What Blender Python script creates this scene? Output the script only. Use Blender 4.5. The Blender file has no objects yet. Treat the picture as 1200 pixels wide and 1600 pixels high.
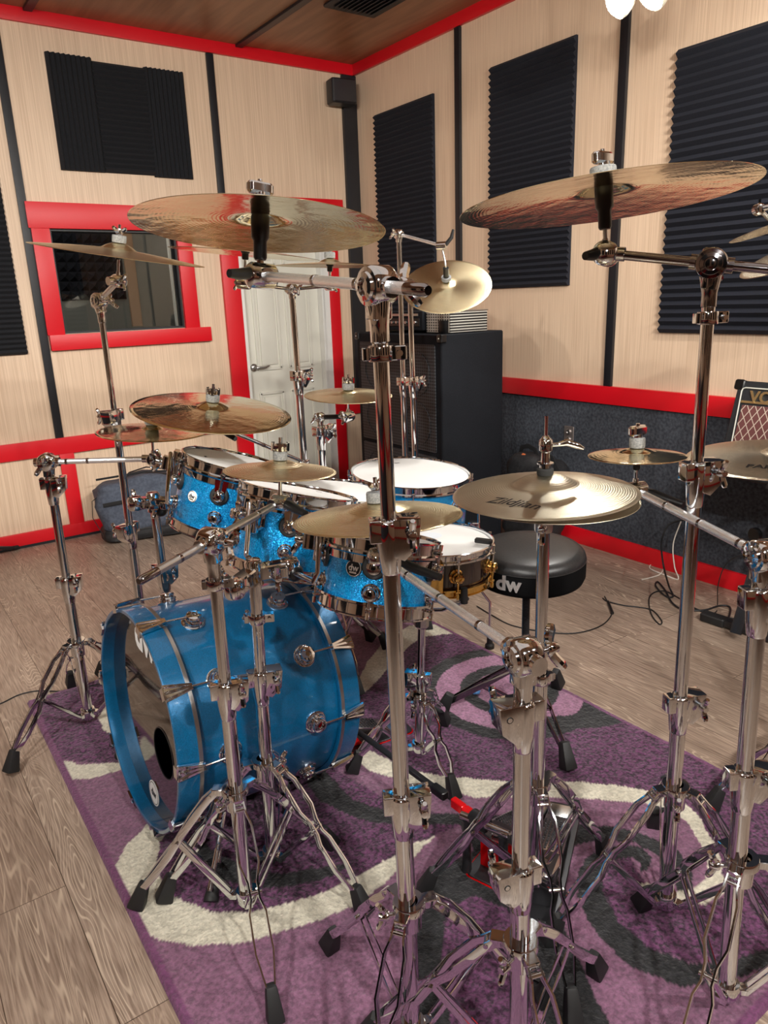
import bpy, bmesh, math, random
from mathutils import Vector, Matrix, Quaternion
import numpy as np
random.seed(7)
sc = bpy.context.scene
COL = sc.collection
PI = math.pi

# ------------------------------------------------------------------ camera
cam = bpy.data.cameras.new('camera')
cam.sensor_fit = 'VERTICAL'; cam.sensor_height = 36.0; cam.lens = 36.0 * 1148 / 1600
cam.clip_start = 0.03
camo = bpy.data.objects.new('camera', cam); COL.objects.link(camo)
_r, _u, _b = (0.8138, -0.5801, -0.0347), (0.1892, 0.2079, 0.9597), (-0.5495, -0.7875, 0.2789)
camo.matrix_world = Matrix(((_r[0], _u[0], _b[0], 0), (_r[1], _u[1], _b[1], 0), (_r[2], _u[2], _b[2], 1.38), (0, 0, 0, 1)))
sc.camera = camo

# ------------------------------------------------------------------ world, light, exposure
w = bpy.data.worlds.new('world'); sc.world = w; w.use_nodes = True
w.node_tree.nodes['Background'].inputs[0].default_value = (1, .93, .85, 1)
w.node_tree.nodes['Background'].inputs[1].default_value = 0.02
sc.view_settings.view_transform = 'Standard'; sc.view_settings.look = 'None'
sc.view_settings.exposure = 0.0; sc.view_settings.gamma = 1.0
sc.view_settings.use_curve_mapping = False

def area(name, loc, target, size, power, color=(1, .95, .88), shape='DISK', size_y=None):
    l = bpy.data.lights.new(name, 'AREA'); l.shape = shape; l.size = size; l.energy = power; l.color = color
    if size_y: l.size_y = size_y
    o = bpy.data.objects.new(name, l); COL.objects.link(o); o.location = loc
    d = Vector(target) - Vector(loc); o.rotation_euler = d.to_track_quat('-Z', 'Y').to_euler()
    return o
def spot(name, loc, target, power, angle, color=(1, .965, .91), radius=.045, blend=.6):
    l = bpy.data.lights.new(name, 'SPOT'); l.energy = power; l.spot_size = math.radians(angle); l.color = color
    l.shadow_soft_size = radius; l.spot_blend = blend
    o = bpy.data.objects.new(name, l); COL.objects.link(o); o.location = loc
    o.rotation_euler = (Vector(target) - Vector(loc)).to_track_quat('-Z', 'Y').to_euler()
    return o

# the track spots: (bulb position, aim point, power)
TRACK = [(tuple((2.7365, 2.1618, 2.4781)), (.9, 3.3, .8), 120), (tuple((2.7558, 2.0179, 2.4684)), (1.1, 2.6, .6), 110), ((2.35, .95, 2.5), (3.2, 2.5, 1.2), 75),
         ((-.75, .35, 2.55), (.9, 2.6, .6), 215), ((-.75, .95, 2.55), (1.0, 4.7, 1.3), 230),
         ((.55, -1.0, 2.55), (1.5, 1.3, .2), 300), ((1.25, -1.0, 2.55), (3.2, 1.9, 1.5), 190),
         ((2.05, -1.0, 2.55), (2.2, 2.6, .5), 165), ((-1.55, -1.3, 2.4), (2.6, 2.6, .8), 200)]
for i, (p, t, e) in enumerate(TRACK):
    d = (Vector(t) - Vector(p)).normalized()
    spot('spot_beam', Vector(p) + d * .05, t, e, 105)
area('ceiling_bounce_light', (.7, 1.2, 2.88), (.7, 1.2, 0), 2.2, 8, shape='RECTANGLE', size_y=2.4)

# ------------------------------------------------------------------ materials
def srgb(r, g, b):
    f = lambda c: ((c / 255) / 12.92 if c / 255 <= .04045 else ((c / 255 + .055) / 1.055) ** 2.4)
    return (f(r), f(g), f(b), 1)
def mat(name, col, rough=.5, metal=0, **kw):
    m = bpy.data.materials.new(name); m.use_nodes = True
    b = m.node_tree.nodes['Principled BSDF']
    b.inputs['Base Color'].default_value = col; b.inputs['Roughness'].default_value = rough
    b.inputs['Metallic'].default_value = metal
    for k, v in kw.items(): b.inputs[k.replace('_', ' ')].default_value = v
    return m
def N(m, t, **kw):
    nd = m.node_tree.nodes.new(t)
    for k, v in kw.items():
        if hasattr(nd, k): setattr(nd, k, v)
        else: nd.inputs[k.replace('_', ' ')].default_value = v
    return nd
def L(m, a, b): m.node_tree.links.new(a, b)
def bsdf(m): return m.node_tree.nodes['Principled BSDF']
def ramp(m, fac, stops):
    r = N(m, 'ShaderNodeValToRGB'); cr = r.color_ramp
    while len(cr.elements) < len(stops): cr.elements.new(.5)
    for e, (p, c) in zip(cr.elements, stops): e.position = p; e.color = c
    L(m, fac, r.inputs[0]); return r.outputs[0]
def coords(m, scale, rot=(0, 0, 0), out='Object'):
    tc = N(m, 'ShaderNodeTexCoord'); mp = N(m, 'ShaderNodeMapping')
    mp.inputs['Scale'].default_value = scale; mp.inputs['Rotation'].default_value = rot
    L(m, tc.outputs[out], mp.inputs[0]); return mp.outputs[0]
def bump(m, h, strength=.3, dist=.002):
    b = N(m, 'ShaderNodeBump'); b.inputs['Strength'].default_value = strength; b.inputs['Distance'].default_value = dist
    L(m, h, b.inputs['Height']); L(m, b.outputs[0], bsdf(m).inputs['Normal'])

M = {}
def noise_mat(key, col, col2, scale, rough, b=.3, bd=.002, stretch=(1, 1, 1), **kw):
    m = mat(key, col, rough, **kw); n = N(m, 'ShaderNodeTexNoise', Scale=scale, Detail=5.0)
    L(m, coords(m, stretch), n.inputs['Vector'])
    L(m, ramp(m, n.outputs[0], [(.35, col), (.65, col2)]), bsdf(m).inputs['Base Color'])
    if b: bump(m, n.outputs[0], b, bd)
    M[key] = m; return m
noise_mat('cladding', srgb(203, 175, 148), srgb(222, 196, 169), 1.0, .45, .12, .001, stretch=(190, 190, 2.2))
noise_mat('ceiling_board', srgb(130, 92, 64), srgb(156, 114, 82), 1.0, .4, .1, .001, stretch=(22, 2.2, 5))
noise_mat('carpet_wall', srgb(40, 44, 52), srgb(66, 70, 78), 70, .95, .6, .004)
M['red'] = mat('red_paint', srgb(205, 12, 28), .38)
M['black_trim'] = mat('black_trim', srgb(22, 23, 28), .45)
noise_mat('foam', srgb(17, 18, 23), srgb(26, 28, 34), 300, .92, .3, .001)
noise_mat('foam_navy', srgb(12, 15, 25), srgb(22, 26, 40), 300, .9, .3, .001)  # foam in a darker, bluer tone
M['door_white'] = mat('door_white', srgb(214, 212, 200), .4)
M['white_plastic'] = mat('white_plastic', srgb(225, 225, 220), .35)
M['glass'] = mat('window_glass', (.9, .95, .95, 1), .0, Transmission_Weight=1.0, IOR=1.45)
M['booth_grey'] = mat('booth_grey', srgb(120, 122, 118), .6)
M['tan'] = mat('tan_board', srgb(150, 118, 92), .5)
M['chrome'] = mat('chrome', (.74, .755, .775, 1), .06, 1)
M['chrome_dark'] = mat('black_nickel', (.36, .34, .35, 1), .08, 1)
M['chrome_brushed'] = mat('knurled_chrome', (.95, .96, .97, 1), .27, .9)
_m = M['chrome_brushed']; _n = N(_m, 'ShaderNodeTexVoronoi', Scale=700.0); bump(_m, _n.outputs[0], .5, .0006)
_n.inputs['Scale'].default_value = 520
L(_m, coords(_m, (1, 1, 1)), _n.inputs['Vector'])
M['steel'] = mat('satin_steel', (.55, .54, .53, 1), .3, 1)
M['gold'] = mat('gold_plate', (.83, .55, .17, 1), .14, 1)
M['rubber'] = mat('black_rubber', srgb(22, 22, 23), .6)
M['black'] = mat('black_plastic', srgb(14, 14, 15), .32)
M['felt'] = noise_mat('felt', srgb(96, 97, 98), srgb(128, 128, 126), 260, .95, .5, .001)
M['blackfelt'] = mat('black_felt', srgb(30, 30, 30), .95)
M['head'] = mat('coated_head', srgb(206, 206, 204), .55)
_m = M['head']; _n = N(_m, 'ShaderNodeTexNoise', Scale=900.0); L(_m, coords(_m, (1, 1, 1)), _n.inputs['Vector']); bump(_m, _n.outputs[0], .15, .0004)
M['head_black'] = mat('black_gloss_head', srgb(16, 15, 15), .06, 0, Coat_Weight=.6)
M['ebony'] = mat('dark_gloss_shell', srgb(34, 20, 20), .1, 0, Coat_Weight=1.0)
M['vinyl'] = noise_mat('black_vinyl', srgb(24, 24, 25), srgb(36, 36, 37), 160, .38, .35, .001)
M['velour'] = mat('black_velour', srgb(7, 7, 8), .9, 0, Specular_IOR_Level=.1)
M['logo_white'] = mat('logo_white', srgb(232, 232, 230), .4)
M['logo_silver'] = mat('logo_silver', (.75, .75, .74, 1), .25, .8)
M['ink'] = mat('black_ink', srgb(38, 34, 30), .5)
M['red_plastic'] = mat('red_anodised', srgb(200, 8, 14), .22, .35)
M['dark_metal'] = mat('dark_metal', (.05, .05, .055, 1), .3, .7)
M['silver_plate'] = mat('silver_plate', (.62, .63, .64, 1), .22, 1)
M['bag_blue'] = noise_mat('bag_canvas', srgb(62, 68, 82), srgb(78, 86, 100), 60, .85, .35, .003)
M['bag_black'] = noise_mat('bag_nylon', srgb(20, 20, 22), srgb(34, 34, 37), 90, .6, .35, .003)
M['strap'] = mat('webbing', srgb(18, 18, 20), .8)
M['orange'] = mat('orange_cloth', srgb(200, 105, 60), .7)
M['cab'] = noise_mat('cabinet_tolex', srgb(15, 17, 21), srgb(24, 26, 31), 320, .75, .4, .001, Specular_IOR_Level=.15)
M['amp_black'] = noise_mat('amp_tolex', srgb(22, 24, 27), srgb(34, 36, 40), 260, .55, .4, .001)
M['piping'] = mat('white_piping', srgb(205, 205, 195), .4)
M['gold_logo'] = mat('gold_lettering', (.85, .66, .33, 1), .25, .9)
M['cable_black'] = mat('cable_black', srgb(24, 24, 26), .55)
M['cable_white'] = mat('cable_white', srgb(215, 210, 200), .5)
M['blue_scrap'] = mat('blue_paper', srgb(90, 150, 215), .6)
M['plate_steel'] = mat('plate_steel', (.42, .36, .34, 1), .35, .8)
M['tape_grey'] = mat('grey_spot', srgb(196, 202, 208), .6)
m = mat('lamp_glow', (1, 1, 1, 1)); bsdf(m).inputs['Emission Color'].default_value = (1, .96, .9, 1); bsdf(m).inputs['Emission Strength'].default_value = 40; M['glow'] = m
M['lamp_white'] = mat('lamp_white', srgb(226, 218, 196), .4)

def sparkle(key, c1, c2, rough, scale, coat=1.0, strength=.6, metal=.55):
    m = mat(key, c1, rough, metal, Coat_Weight=coat, Coat_Roughness=.05)
    v = N(m, 'ShaderNodeTexVoronoi', Scale=scale); L(m, coords(m, (1, 1, 1)), v.inputs['Vector'])
    L(m, ramp(m, v.outputs['Color'], [(.3, c1), (.72, c2)]), bsdf(m).inputs['Base Color'])
    mx = N(m, 'ShaderNodeVectorMath', operation='SUBTRACT'); mx.inputs[1].default_value = (.5, .5, .5)
    L(m, v.outputs['Color'], mx.inputs[0])
    sc_ = N(m, 'ShaderNodeVectorMath', operation='SCALE'); sc_.inputs['Scale'].default_value = strength; L(m, mx.outputs[0], sc_.inputs[0])
    g = N(m, 'ShaderNodeNewGeometry'); ad = N(m, 'ShaderNodeVectorMath', operation='ADD')
    L(m, g.outputs['Normal'], ad.inputs[0]); L(m, sc_.outputs[0], ad.inputs[1])
    nm = N(m, 'ShaderNodeVectorMath', operation='NORMALIZE'); L(m, ad.outputs[0], nm.inputs[0]); L(m, nm.outputs[0], bsdf(m).inputs['Normal'])
    M[key] = m; return m
sparkle('blue_sparkle', srgb(0, 104, 172), srgb(10, 170, 232), .34, 640, strength=.5)
sparkle('blue_bass', srgb(0, 72, 110), srgb(0, 105, 155), .3, 1500, strength=.25, metal=.3)

def bronze(key, c1, c2, rough, groove, gb, hammer=0, aniso=.6):
    m = mat(key, c1, rough, 1)
    tc = N(m, 'ShaderNodeTexCoord'); sp = N(m, 'ShaderNodeSeparateXYZ'); L(m, tc.outputs['Object'], sp.inputs[0])
    cb = N(m, 'ShaderNodeCombineXYZ'); L(m, sp.outputs[0], cb.inputs[0]); L(m, sp.outputs[1], cb.inputs[1])
    ln = N(m, 'ShaderNodeVectorMath', operation='LENGTH'); L(m, cb.outputs[0], ln.inputs[0])
    n0 = N(m, 'ShaderNodeTexNoise', Scale=9.0, Detail=3.0); L(m, tc.outputs['Object'], n0.inputs['Vector'])
    L(m, ramp(m, n0.outputs[0], [(.3, c1), (.7, c2)]), bsdf(m).inputs['Base Color'])
    mu = N(m, 'ShaderNodeMath', operation='MULTIPLY'); L(m, ln.outputs['Value'], mu.inputs[0]); mu.inputs[1].default_value = groove
    w1 = N(m, 'ShaderNodeTexNoise', Scale=1.0, Detail=2.0); w1.noise_dimensions = '1D'; L(m, mu.outputs[0], w1.inputs['W'])
    si = N(m, 'ShaderNodeMath', operation='SINE'); L(m, mu.outputs[0], si.inputs[0])
    ad = N(m, 'ShaderNodeMath', operation='ADD'); L(m, si.outputs[0], ad.inputs[0]); L(m, w1.outputs[0], ad.inputs[1])
    h = ad.outputs[0]
    if hammer:
        vv = N(m, 'ShaderNodeTexNoise', Scale=26.0, Detail=2.0); L(m, tc.outputs['Object'], vv.inputs['Vector'])
        m2 = N(m, 'ShaderNodeMath', operation='MULTIPLY_ADD'); L(m, vv.outputs[0], m2.inputs[0]); m2.inputs[1].default_value = hammer; L(m, h, m2.inputs[2]); h = m2.outputs[0]
    bump(m, h, gb, .0008); bsdf(m).inputs['Anisotropic'].default_value = aniso
    tg = N(m, 'ShaderNodeTangent', direction_type='RADIAL', axis='Z'); L(m, tg.outputs[0], bsdf(m).inputs['Tangent'])
    M[key] = m
bronze('bronze_bright', (.78, .66, .42, 1), (.84, .74, .50, 1), .12, 900, .07, 34, .3)
bronze('bronze_trad', (.74, .62, .38, 1), (.82, .72, .48, 1), .27, 1300, .22, 4, .7)
bronze('bronze_pale', (.72, .64, .50, 1), (.80, .74, .60, 1), .26, 1300, .2, 4, .7)
bronze('bronze_groove', (.60, .55, .42, 1), (.70, .65, .51, 1), .30, 1400, .16, 2, .45)

# floor boards running along Y
m = mat('floor_boards', (1, 1, 1, 1), .38)
tc = coords(m, (1, 1, 1), (0, 0, PI / 2))
br = N(m, 'ShaderNodeTexBrick'); br.offset = .37; br.inputs['Scale'].default_value = 1
br.inputs['Brick Width'].default_value = 1.25; br.inputs['Row Height'].default_value = .185; br.inputs['Mortar Size'].default_value = .0012
br.inputs['Color1'].default_value = (.15, .15, .15, 1); br.inputs['Color2'].default_value = (.85, .85, .85, 1); br.inputs['Mortar'].default_value = (0, 0, 0, 1)
L(m, tc, br.inputs['Vector'])
st = coords(m, (7.0, .9, 1))
ad = N(m, 'ShaderNodeVectorMath', operation='ADD'); L(m, st, ad.inputs[0])
sc2 = N(m, 'ShaderNodeVectorMath', operation='SCALE'); sc2.inputs['Scale'].default_value = 7.3; L(m, br.outputs[0], sc2.inputs[0]); L(m, sc2.outputs[0], ad.inputs[1])
n1 = N(m, 'ShaderNodeTexNoise', Scale=1.1, Detail=2.0, Distortion=.6); L(m, ad.outputs[0], n1.inputs['Vector'])
k = N(m, 'ShaderNodeMath', operation='MULTIPLY'); L(m, n1.outputs[0], k.inputs[0]); k.inputs[1].default_value = 230
s = N(m, 'ShaderNodeMath', operation='SINE'); L(m, k.outputs[0], s.inputs[0])
n2 = N(m, 'ShaderNodeTexNoise', Scale=3.0, Detail=6.0); 
st2 = coords(m, (60, 3, 1)); L(m, st2, n2.inputs['Vector'])
base = ramp(m, n2.outputs[0], [(.3, srgb(116, 98, 85)), (.7, srgb(170, 151, 135))])
grain = ramp(m, s.outputs[0], [(.55, (0, 0, 0, 1)), (1.0, (1, 1, 1, 1))])
n3 = N(m, 'ShaderNodeTexNoise', Scale=1.7, Detail=1.0); L(m, ad.outputs[0], n3.inputs['Vector'])
gm = ramp(m, n3.outputs[0], [(.40, (0.05, 0.05, 0.05, 1)), (.62, (.85, .85, .85, 1))])
gmul = N(m, 'ShaderNodeMix', data_type='RGBA', blend_type='MULTIPLY'); gmul.inputs[0].default_value = 1; L(m, grain, gmul.inputs[6]); L(m, gm, gmul.inputs[7])
mx = N(m, 'ShaderNodeMix', data_type='RGBA'); L(m, gmul.outputs[2], mx.inputs[0]); L(m, base, mx.inputs[6]); mx.inputs[7].default_value = srgb(196, 178, 158)
tint = N(m, 'ShaderNodeMix', data_type='RGBA', blend_type='MULTIPLY'); tint.inputs[0].default_value = 1; L(m, mx.outputs[2], tint.inputs[6])
L(m, ramp(m, br.outputs[0], [(0, (.25, .22, .2, 1)), (.05, (.80, .76, .74, 1)), (1, (1, 1, 1, 1))]), tint.inputs[7])
L(m, tint.outputs[2], bsdf(m).inputs['Base Color']); bump(m, n2.outputs[0], .12, .001)
M['floor'] = m

# rug: colour from the pattern woven into the mesh, pile from noise
m = mat('rug_pile', (1, 1, 1, 1), .95)
at = N(m, 'ShaderNodeVertexColor'); at.layer_name = 'weave'
nn = N(m, 'ShaderNodeTexNoise', Scale=115.0, Detail=5.0); L(m, coords(m, (1, 1, 1)), nn.inputs['Vector'])
r1 = ramp(m, nn.outputs[0], [(.36, (.16, .14, .18, 1)), (.54, (1, 1, 1, 1)), (.72, (1.8, 1.7, 1.8, 1))])
mm = N(m, 'ShaderNodeMix', data_type='RGBA', blend_type='MULTIPLY'); L(m, at.outputs['Alpha'], mm.inputs[0]); L(m, at.outputs['Color'], mm.inputs[6]); L(m, r1, mm.inputs[7])
L(m, mm.outputs[2], bsdf(m).inputs['Base Color']); bsdf(m).inputs['Sheen Weight'].default_value = .15
bump(m, nn.outputs[0], .9, .006); M['rug'] = m
M['rug_border'] = mat('rug_binding', srgb(96, 48, 84), .9)

# grille cloth with diamonds
m = mat('diamond_cloth', srgb(96, 52, 50), .8)
def lines(m, rot):
    c = coords(m, (1, 1, 1), rot); sp = N(m, 'ShaderNodeSeparateXYZ'); L(m, c, sp.inputs[0])
    a = N(m, 'ShaderNodeMath', operation='MULTIPLY'); a.inputs[1].default_value = 1 / .028; L(m, sp.outputs[1], a.inputs[0])
    f = N(m, 'ShaderNodeMath', operation='FRACT'); L(m, a.outputs[0], f.inputs[0])
    g = N(m, 'ShaderNodeMath', operation='LESS_THAN'); g.inputs[1].default_value = .11; L(m, f.outputs[0], g.inputs[0]); return g.outputs[0]
a = lines(m, (math.radians(32), 0, 0)); b = lines(m, (math.radians(-32), 0, 0))
mxx = N(m, 'ShaderNodeMath', operation='MAXIMUM'); L(m, a, mxx.inputs[0]); L(m, b, mxx.inputs[1])
L(m, ramp(m, mxx.outputs[0], [(0, srgb(98, 54, 52)), (1, srgb(190, 176, 160))]), bsdf(m).inputs['Base Color']); M['diamond'] = m

# ------------------------------------------------------------------ mesh helpers
def V3(p): return Vector(p)
def frame(nn):
    nn = V3(nn).normalized(); u = Vector((1, 0, 0)); u = (u - nn * u.dot(nn))
    if u.length < 1e-3: u = Vector((0, 1, 0)) - nn * nn.y
    u.normalize(); return nn, u, nn.cross(u)
class MB:
    def __init__(s): s.v = []; s.f = []
    def add(s, vs, fs):
        o = len(s.v); s.v += [tuple(x) for x in vs]; s.f += [tuple(i + o for i in f) for f in fs]; return s
    def tube(s, p0, p1, r0, r1=None, seg=16, caps=True):
        r1 = r0 if r1 is None else r1
        p0, p1 = V3(p0), V3(p1); a, u, v = frame(p1 - p0); vs = []; fs = []
        for p, r in ((p0, r0), (p1, r1)):
            for i in range(seg):
                t = 2 * PI * i / seg; vs.append(p + u * math.cos(t) * r + v * math.sin(t) * r)
        for i in range(seg): j = (i + 1) % seg; fs.append((i, j, seg + j, seg + i))
        if caps: fs.append(tuple(range(seg))[::-1]); fs.append(tuple(range(seg, 2 * seg)))
        return s.add(vs, fs)
    def lathe(s, prof, o, ax=(0, 0, 1), seg=32, close=False):
        # prof: (radius, height along ax)
        o = V3(o); a, u, v = frame(ax); vs = []; fs = []; rows = []
        for r, h in prof:
            if r < 1e-6: rows.append([len(vs)]); vs.append(o + a * h)
            else:
                rows.append(list(range(len(vs), len(vs) + seg)))
                for i in range(seg):
                    t = 2 * PI * i / seg; vs.append(o + a * h + u * math.cos(t) * r + v * math.sin(t) * r)
        n = len(rows); rng = range(n if close else n - 1)
        for k in rng:
            A, B = rows[k], rows[(k + 1) % n]
            for i in range(seg):
                j = (i + 1) % seg
                if len(A) == 1 and len(B) == 1: continue
                if len(A) == 1: fs.append((A[0], B[j], B[i]))
                elif len(B) == 1: fs.append((A[i], A[j], B[0]))
                else: fs.append((A[i], A[j], B[j], B[i]))
        return s.add(vs, fs)
    def box(s, c, size, X=(1, 0, 0), Z=(0, 0, 1), taper=1.0):
        c = V3(c); X = V3(X).normalized(); Z = V3(Z); Z = (Z - X * Z.dot(X)).normalized(); Y = Z.cross(X); vs = []
        for k in (-1, 1):
            t = taper if k > 0 else 1
            for (i, j) in ((-1, -1), (1, -1), (1, 1), (-1, 1)):
                vs.append(c + X * i * size[0] / 2 * t + Y * j * size[1] / 2 * t + Z * k * size[2] / 2)
        return s.add(vs, [(0, 3, 2, 1), (4, 5, 6, 7), (0, 1, 5, 4), (1, 2, 6, 5), (2, 3, 7, 6), (3, 0, 4, 7)])
    def rbox(s, c, size, r, X=(1, 0, 0), Z=(0, 0, 1), n=4):
        # box with rounded vertical edges and softened top and bottom
        c = V3(c); X = V3(X).normalized(); Z = V3(Z); Z = (Z - X * Z.dot(X)).normalized(); Y = Z.cross(X)
        vs = []; rows = []; hz = size[2] / 2; e = min(r * .4, hz * .5)
        for (inset, z) in ((e, -hz), (0, -hz + e), (0, hz - e), (e, hz)):
            row = []
            for q, (sx, sy) in enumerate(((1, 1), (-1, 1), (-1, -1), (1, -1))):
                cx = sx * (size[0] / 2 - r); cy = sy * (size[1] / 2 - r)
                for i in range(n + 1):
                    t = PI / 2 * (q + i / n); rr = max(r - inset, .0002)
                    row.append(len(vs)); vs.append(c + X * (cx + math.cos(t) * rr) + Y * (cy + math.sin(t) * rr) + Z * z)
            rows.append(row)
        fs = []; m_ = len(rows[0])
        for A, B in zip(rows, rows[1:]):
            for i in range(m_): j = (i + 1) % m_; fs.append((A[i], A[j], B[j], B[i]))
        fs.append(tuple(rows[0][::-1])); fs.append(tuple(rows[-1])); return s.add(vs, fs)
    def path(s, pts, r, seg=10, caps=True):
        pts = [V3(p) for p in pts]; n = len(pts); rs = r if isinstance(r, (list, tuple)) else [r] * n
        tan = [(pts[min(i + 1, n - 1)] - pts[max(i - 1, 0)]).normalized() for i in range(n)]
        a, u, v = frame(tan[0]); vs = []; fs = []
        for i in range(n):
            t = tan[i]; u = (u - t * u.dot(t)).normalized(); v = t.cross(u)
            for k in range(seg): q = 2 * PI * k / seg; vs.append(pts[i] + u * math.cos(q) * rs[i] + v * math.sin(q) * rs[i])
        for i in range(n - 1):
            for k in range(seg): j = (k + 1) % seg; fs.append((i * seg + k, i * seg + j, (i + 1) * seg + j, (i + 1) * seg + k))
        if caps: fs.append(tuple(range(seg))[::-1]); fs.append(tuple(range((n - 1) * seg, n * seg)))
        return s.add(vs, fs)
    def strap(s, pts, w, h, side):
        # flat bar along pts: h thick along `side`, w wide across it
        pts = [V3(p) for p in pts]; n = len(pts); side = V3(side).normalized(); vs = []; fs = []
        for i in range(n):
            t = (pts[min(i + 1, n - 1)] - pts[max(i - 1, 0)]).normalized()
            b = t.cross(side).normalized(); sd = b.cross(t).normalized(); c = .25
            for (x, y) in ((-1, -1 + c), (-1 + c, -1), (1 - c, -1), (1, -1 + c), (1, 1 - c), (1 - c, 1), (-1 + c, 1), (-1, 1 - c)):
                vs.append(pts[i] + sd * x * h / 2 + b * y * w / 2)
        for i in range(n - 1):
            for k in range(8): j = (k + 1) % 8; fs.append((i * 8 + k, i * 8 + j, (i + 1) * 8 + j, (i + 1) * 8 + k))
        fs.append(tuple(range(8))[::-1]); fs.append(tuple(range((n - 1) * 8, n * 8))); return s.add(vs, fs)
    def ball(s, c, r, seg=16, sx=(1, 1, 1)):
        prof = [(max(0, math.sin(PI * i / 8)) * r if 0 < i < 8 else 0, -math.cos(PI * i / 8) * r) for i in range(9)]
        o = len(s.v); s.lathe(prof, (0, 0, 0), seg=seg); c = V3(c)
        for i in range(o, len(s.v)): p = s.v[i]; s.v[i] = (p[0] * sx[0] + c.x, p[1] * sx[1] + c.y, p[2] * sx[2] + c.z)
        return s
    def prism(s, poly, o, X, Y, depth):
        o, X, Y = V3(o), V3(X).normalized(), V3(Y).normalized(); Z = X.cross(Y); n = len(poly)
        vs = [o + X * p[0] + Y * p[1] for p in poly] + [o + X * p[0] + Y * p[1] + Z * depth for p in poly]
        fs = [tuple(range(n))[::-1], tuple(range(n, 2 * n))] + [(i, (i + 1) % n, n + (i + 1) % n, n + i) for i in range(n)]
        return s.add(vs, fs)
    def build(s, name, m, parent=None, bev=0, ang=38, keep=False):
        o0 = Vector((0, 0, 0)) if keep else origin_of(parent)
        me = bpy.data.meshes.new(name); me.from_pydata([tuple(Vector(p) - o0) for p in s.v], [], s.f)
        me.validate(); bm = bmesh.new(); bm.from_mesh(me); bmesh.ops.recalc_face_normals(bm, faces=bm.faces)
        if bev:
            es = [e for e in bm.edges if len(e.link_faces) == 2 and e.calc_face_angle(0) > .6]
            bmesh.ops.bevel(bm, geom=es, offset=bev, segments=2, affect='EDGES', profile=.6, clamp_overlap=True)
        bm.to_mesh(me); bm.free()
        me.polygons.foreach_set('use_smooth', [True] * len(me.polygons)); me.set_sharp_from_angle(angle=math.radians(ang))
        me.materials.append(M[m] if isinstance(m, str) else m)
        o = bpy.data.objects.new(name, me); COL.objects.link(o)
        if parent: o.parent = parent
        return o
def origin_of(p):
    o = Vector((0, 0, 0))
    while p is not None: o += p.location; p = p.parent
    return o
def tag(o, label=None, cat=None, group=None, kind=None):
    if label: o['label'] = label
    if cat: o['category'] = cat
    if group: o['group'] = group
    if kind: o['kind'] = kind
    return o
def thing(name, loc, label, cat, group=None):
    o = bpy.data.objects.new(name, None); COL.objects.link(o); o.location = loc; o.empty_display_size = .05
    return tag(o, label, cat, group)
def struct(mb, name, m, label=None, parent=None, bev=0):
    o = mb.build(name, m, parent, bev)
    if not parent: o['kind'] = 'structure'
    return o
def text_faces(txt, size, depth=.001, shear=0, bold=0, res=3):
    c = bpy.data.curves.new('lettering', 'FONT'); c.body = txt; c.size = size; c.extrude = depth / 2; c.align_x = 'CENTER'; c.align_y = 'CENTER'
    c.shear = shear; c.offset = bold; c.resolution_u = res
    o = bpy.data.objects.new('lettering', c); COL.objects.link(o); bpy.context.view_layer.update()
    me = bpy.data.meshes.new_from_object(o.evaluated_get(bpy.context.evaluated_depsgraph_get()))
    vs = [v.co.copy() for v in me.vertices]; fs = [tuple(p.vertices) for p in me.polygons]
    bpy.data.objects.remove(o); bpy.data.curves.remove(c); bpy.data.meshes.remove(me); return vs, fs
def text_on(mb, txt, size, o, X, Y, depth=.001, **kw):
    vs, fs = text_faces(txt, size, depth, **kw); o, X, Y = V3(o), V3(X).normalized(), V3(Y).normalized(); Z = X.cross(Y)
    return mb.add([o + X * v.x + Y * v.y + Z * (v.z + depth / 2) for v in vs], fs)

# ------------------------------------------------------------------ room
YB, XR, ZC, XL, YF = 4.765, 3.2, 2.93, -1.9, -1.9
b = MB().box(((XL + XR) / 2, (YF + YB) / 2, -.05), (XR - XL + .4, YB - YF + .4, .1)); struct(b, 'floor', 'floor')
b = MB().box(((XL + XR) / 2, (YF + YB) / 2, ZC + .05), (XR - XL + .4, YB - YF + .4, .1)); struct(b, 'ceiling', 'ceiling_board')
# back wall with openings for the window and the door
WX0, WX1, WZ0, WZ1 = 1.055, 1.80, 1.243, 1.83
DX0, DX1, DZ1 = 2.205, 2.905, 1.985
b = MB(); T_ = .12
def wallseg(x0, x1, z0, z1): b.box(((x0 + x1) / 2, YB + T_ / 2, (z0 + z1) / 2), (x1 - x0, T_, z1 - z0))
wallseg(XL, WX0, 0, ZC); wallseg(WX0, WX1, 0, WZ0); wallseg(WX0, WX1, WZ1, ZC); wallseg(WX1, DX0, 0, ZC); wallseg(DX0, DX1, DZ1, ZC); wallseg(DX1, XR + .1, 0, ZC)
struct(b, 'wall_back', 'cladding')
struct(MB().box((XR + .06, (YF + YB) / 2, ZC / 2), (.12, YB - YF, ZC)), 'wall_right', 'cladding')
struct(MB().box((XL - .06, (YF + YB) / 2, ZC / 2), (.12, YB - YF + .24, ZC)), 'wall_left', 'cladding')
struct(MB().box(((XL + XR) / 2, YF - .06, ZC / 2), (XR - XL + .24, .12, ZC)), 'wall_front', 'cladding')
struct(MB().box((XL + .006, (YF + YB) / 2 - .6, .445), (.012, YB - YF - 1.2, .73)), 'wall_left', 'carpet_wall')  # unseen carpet facing, added to darken reflections in the chrome
struct(MB().box((XR - .006, (YF + YB) / 2, .445), (.012, YB - YF, .73)), 'wall_right', 'carpet_wall')
n_trim = [0]
def trim(c, size, m='red', bev=.002):
    n_trim[0] += 1; return struct(MB().box(c, size), 'trim_%d' % n_trim[0], m, bev=bev)
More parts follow.
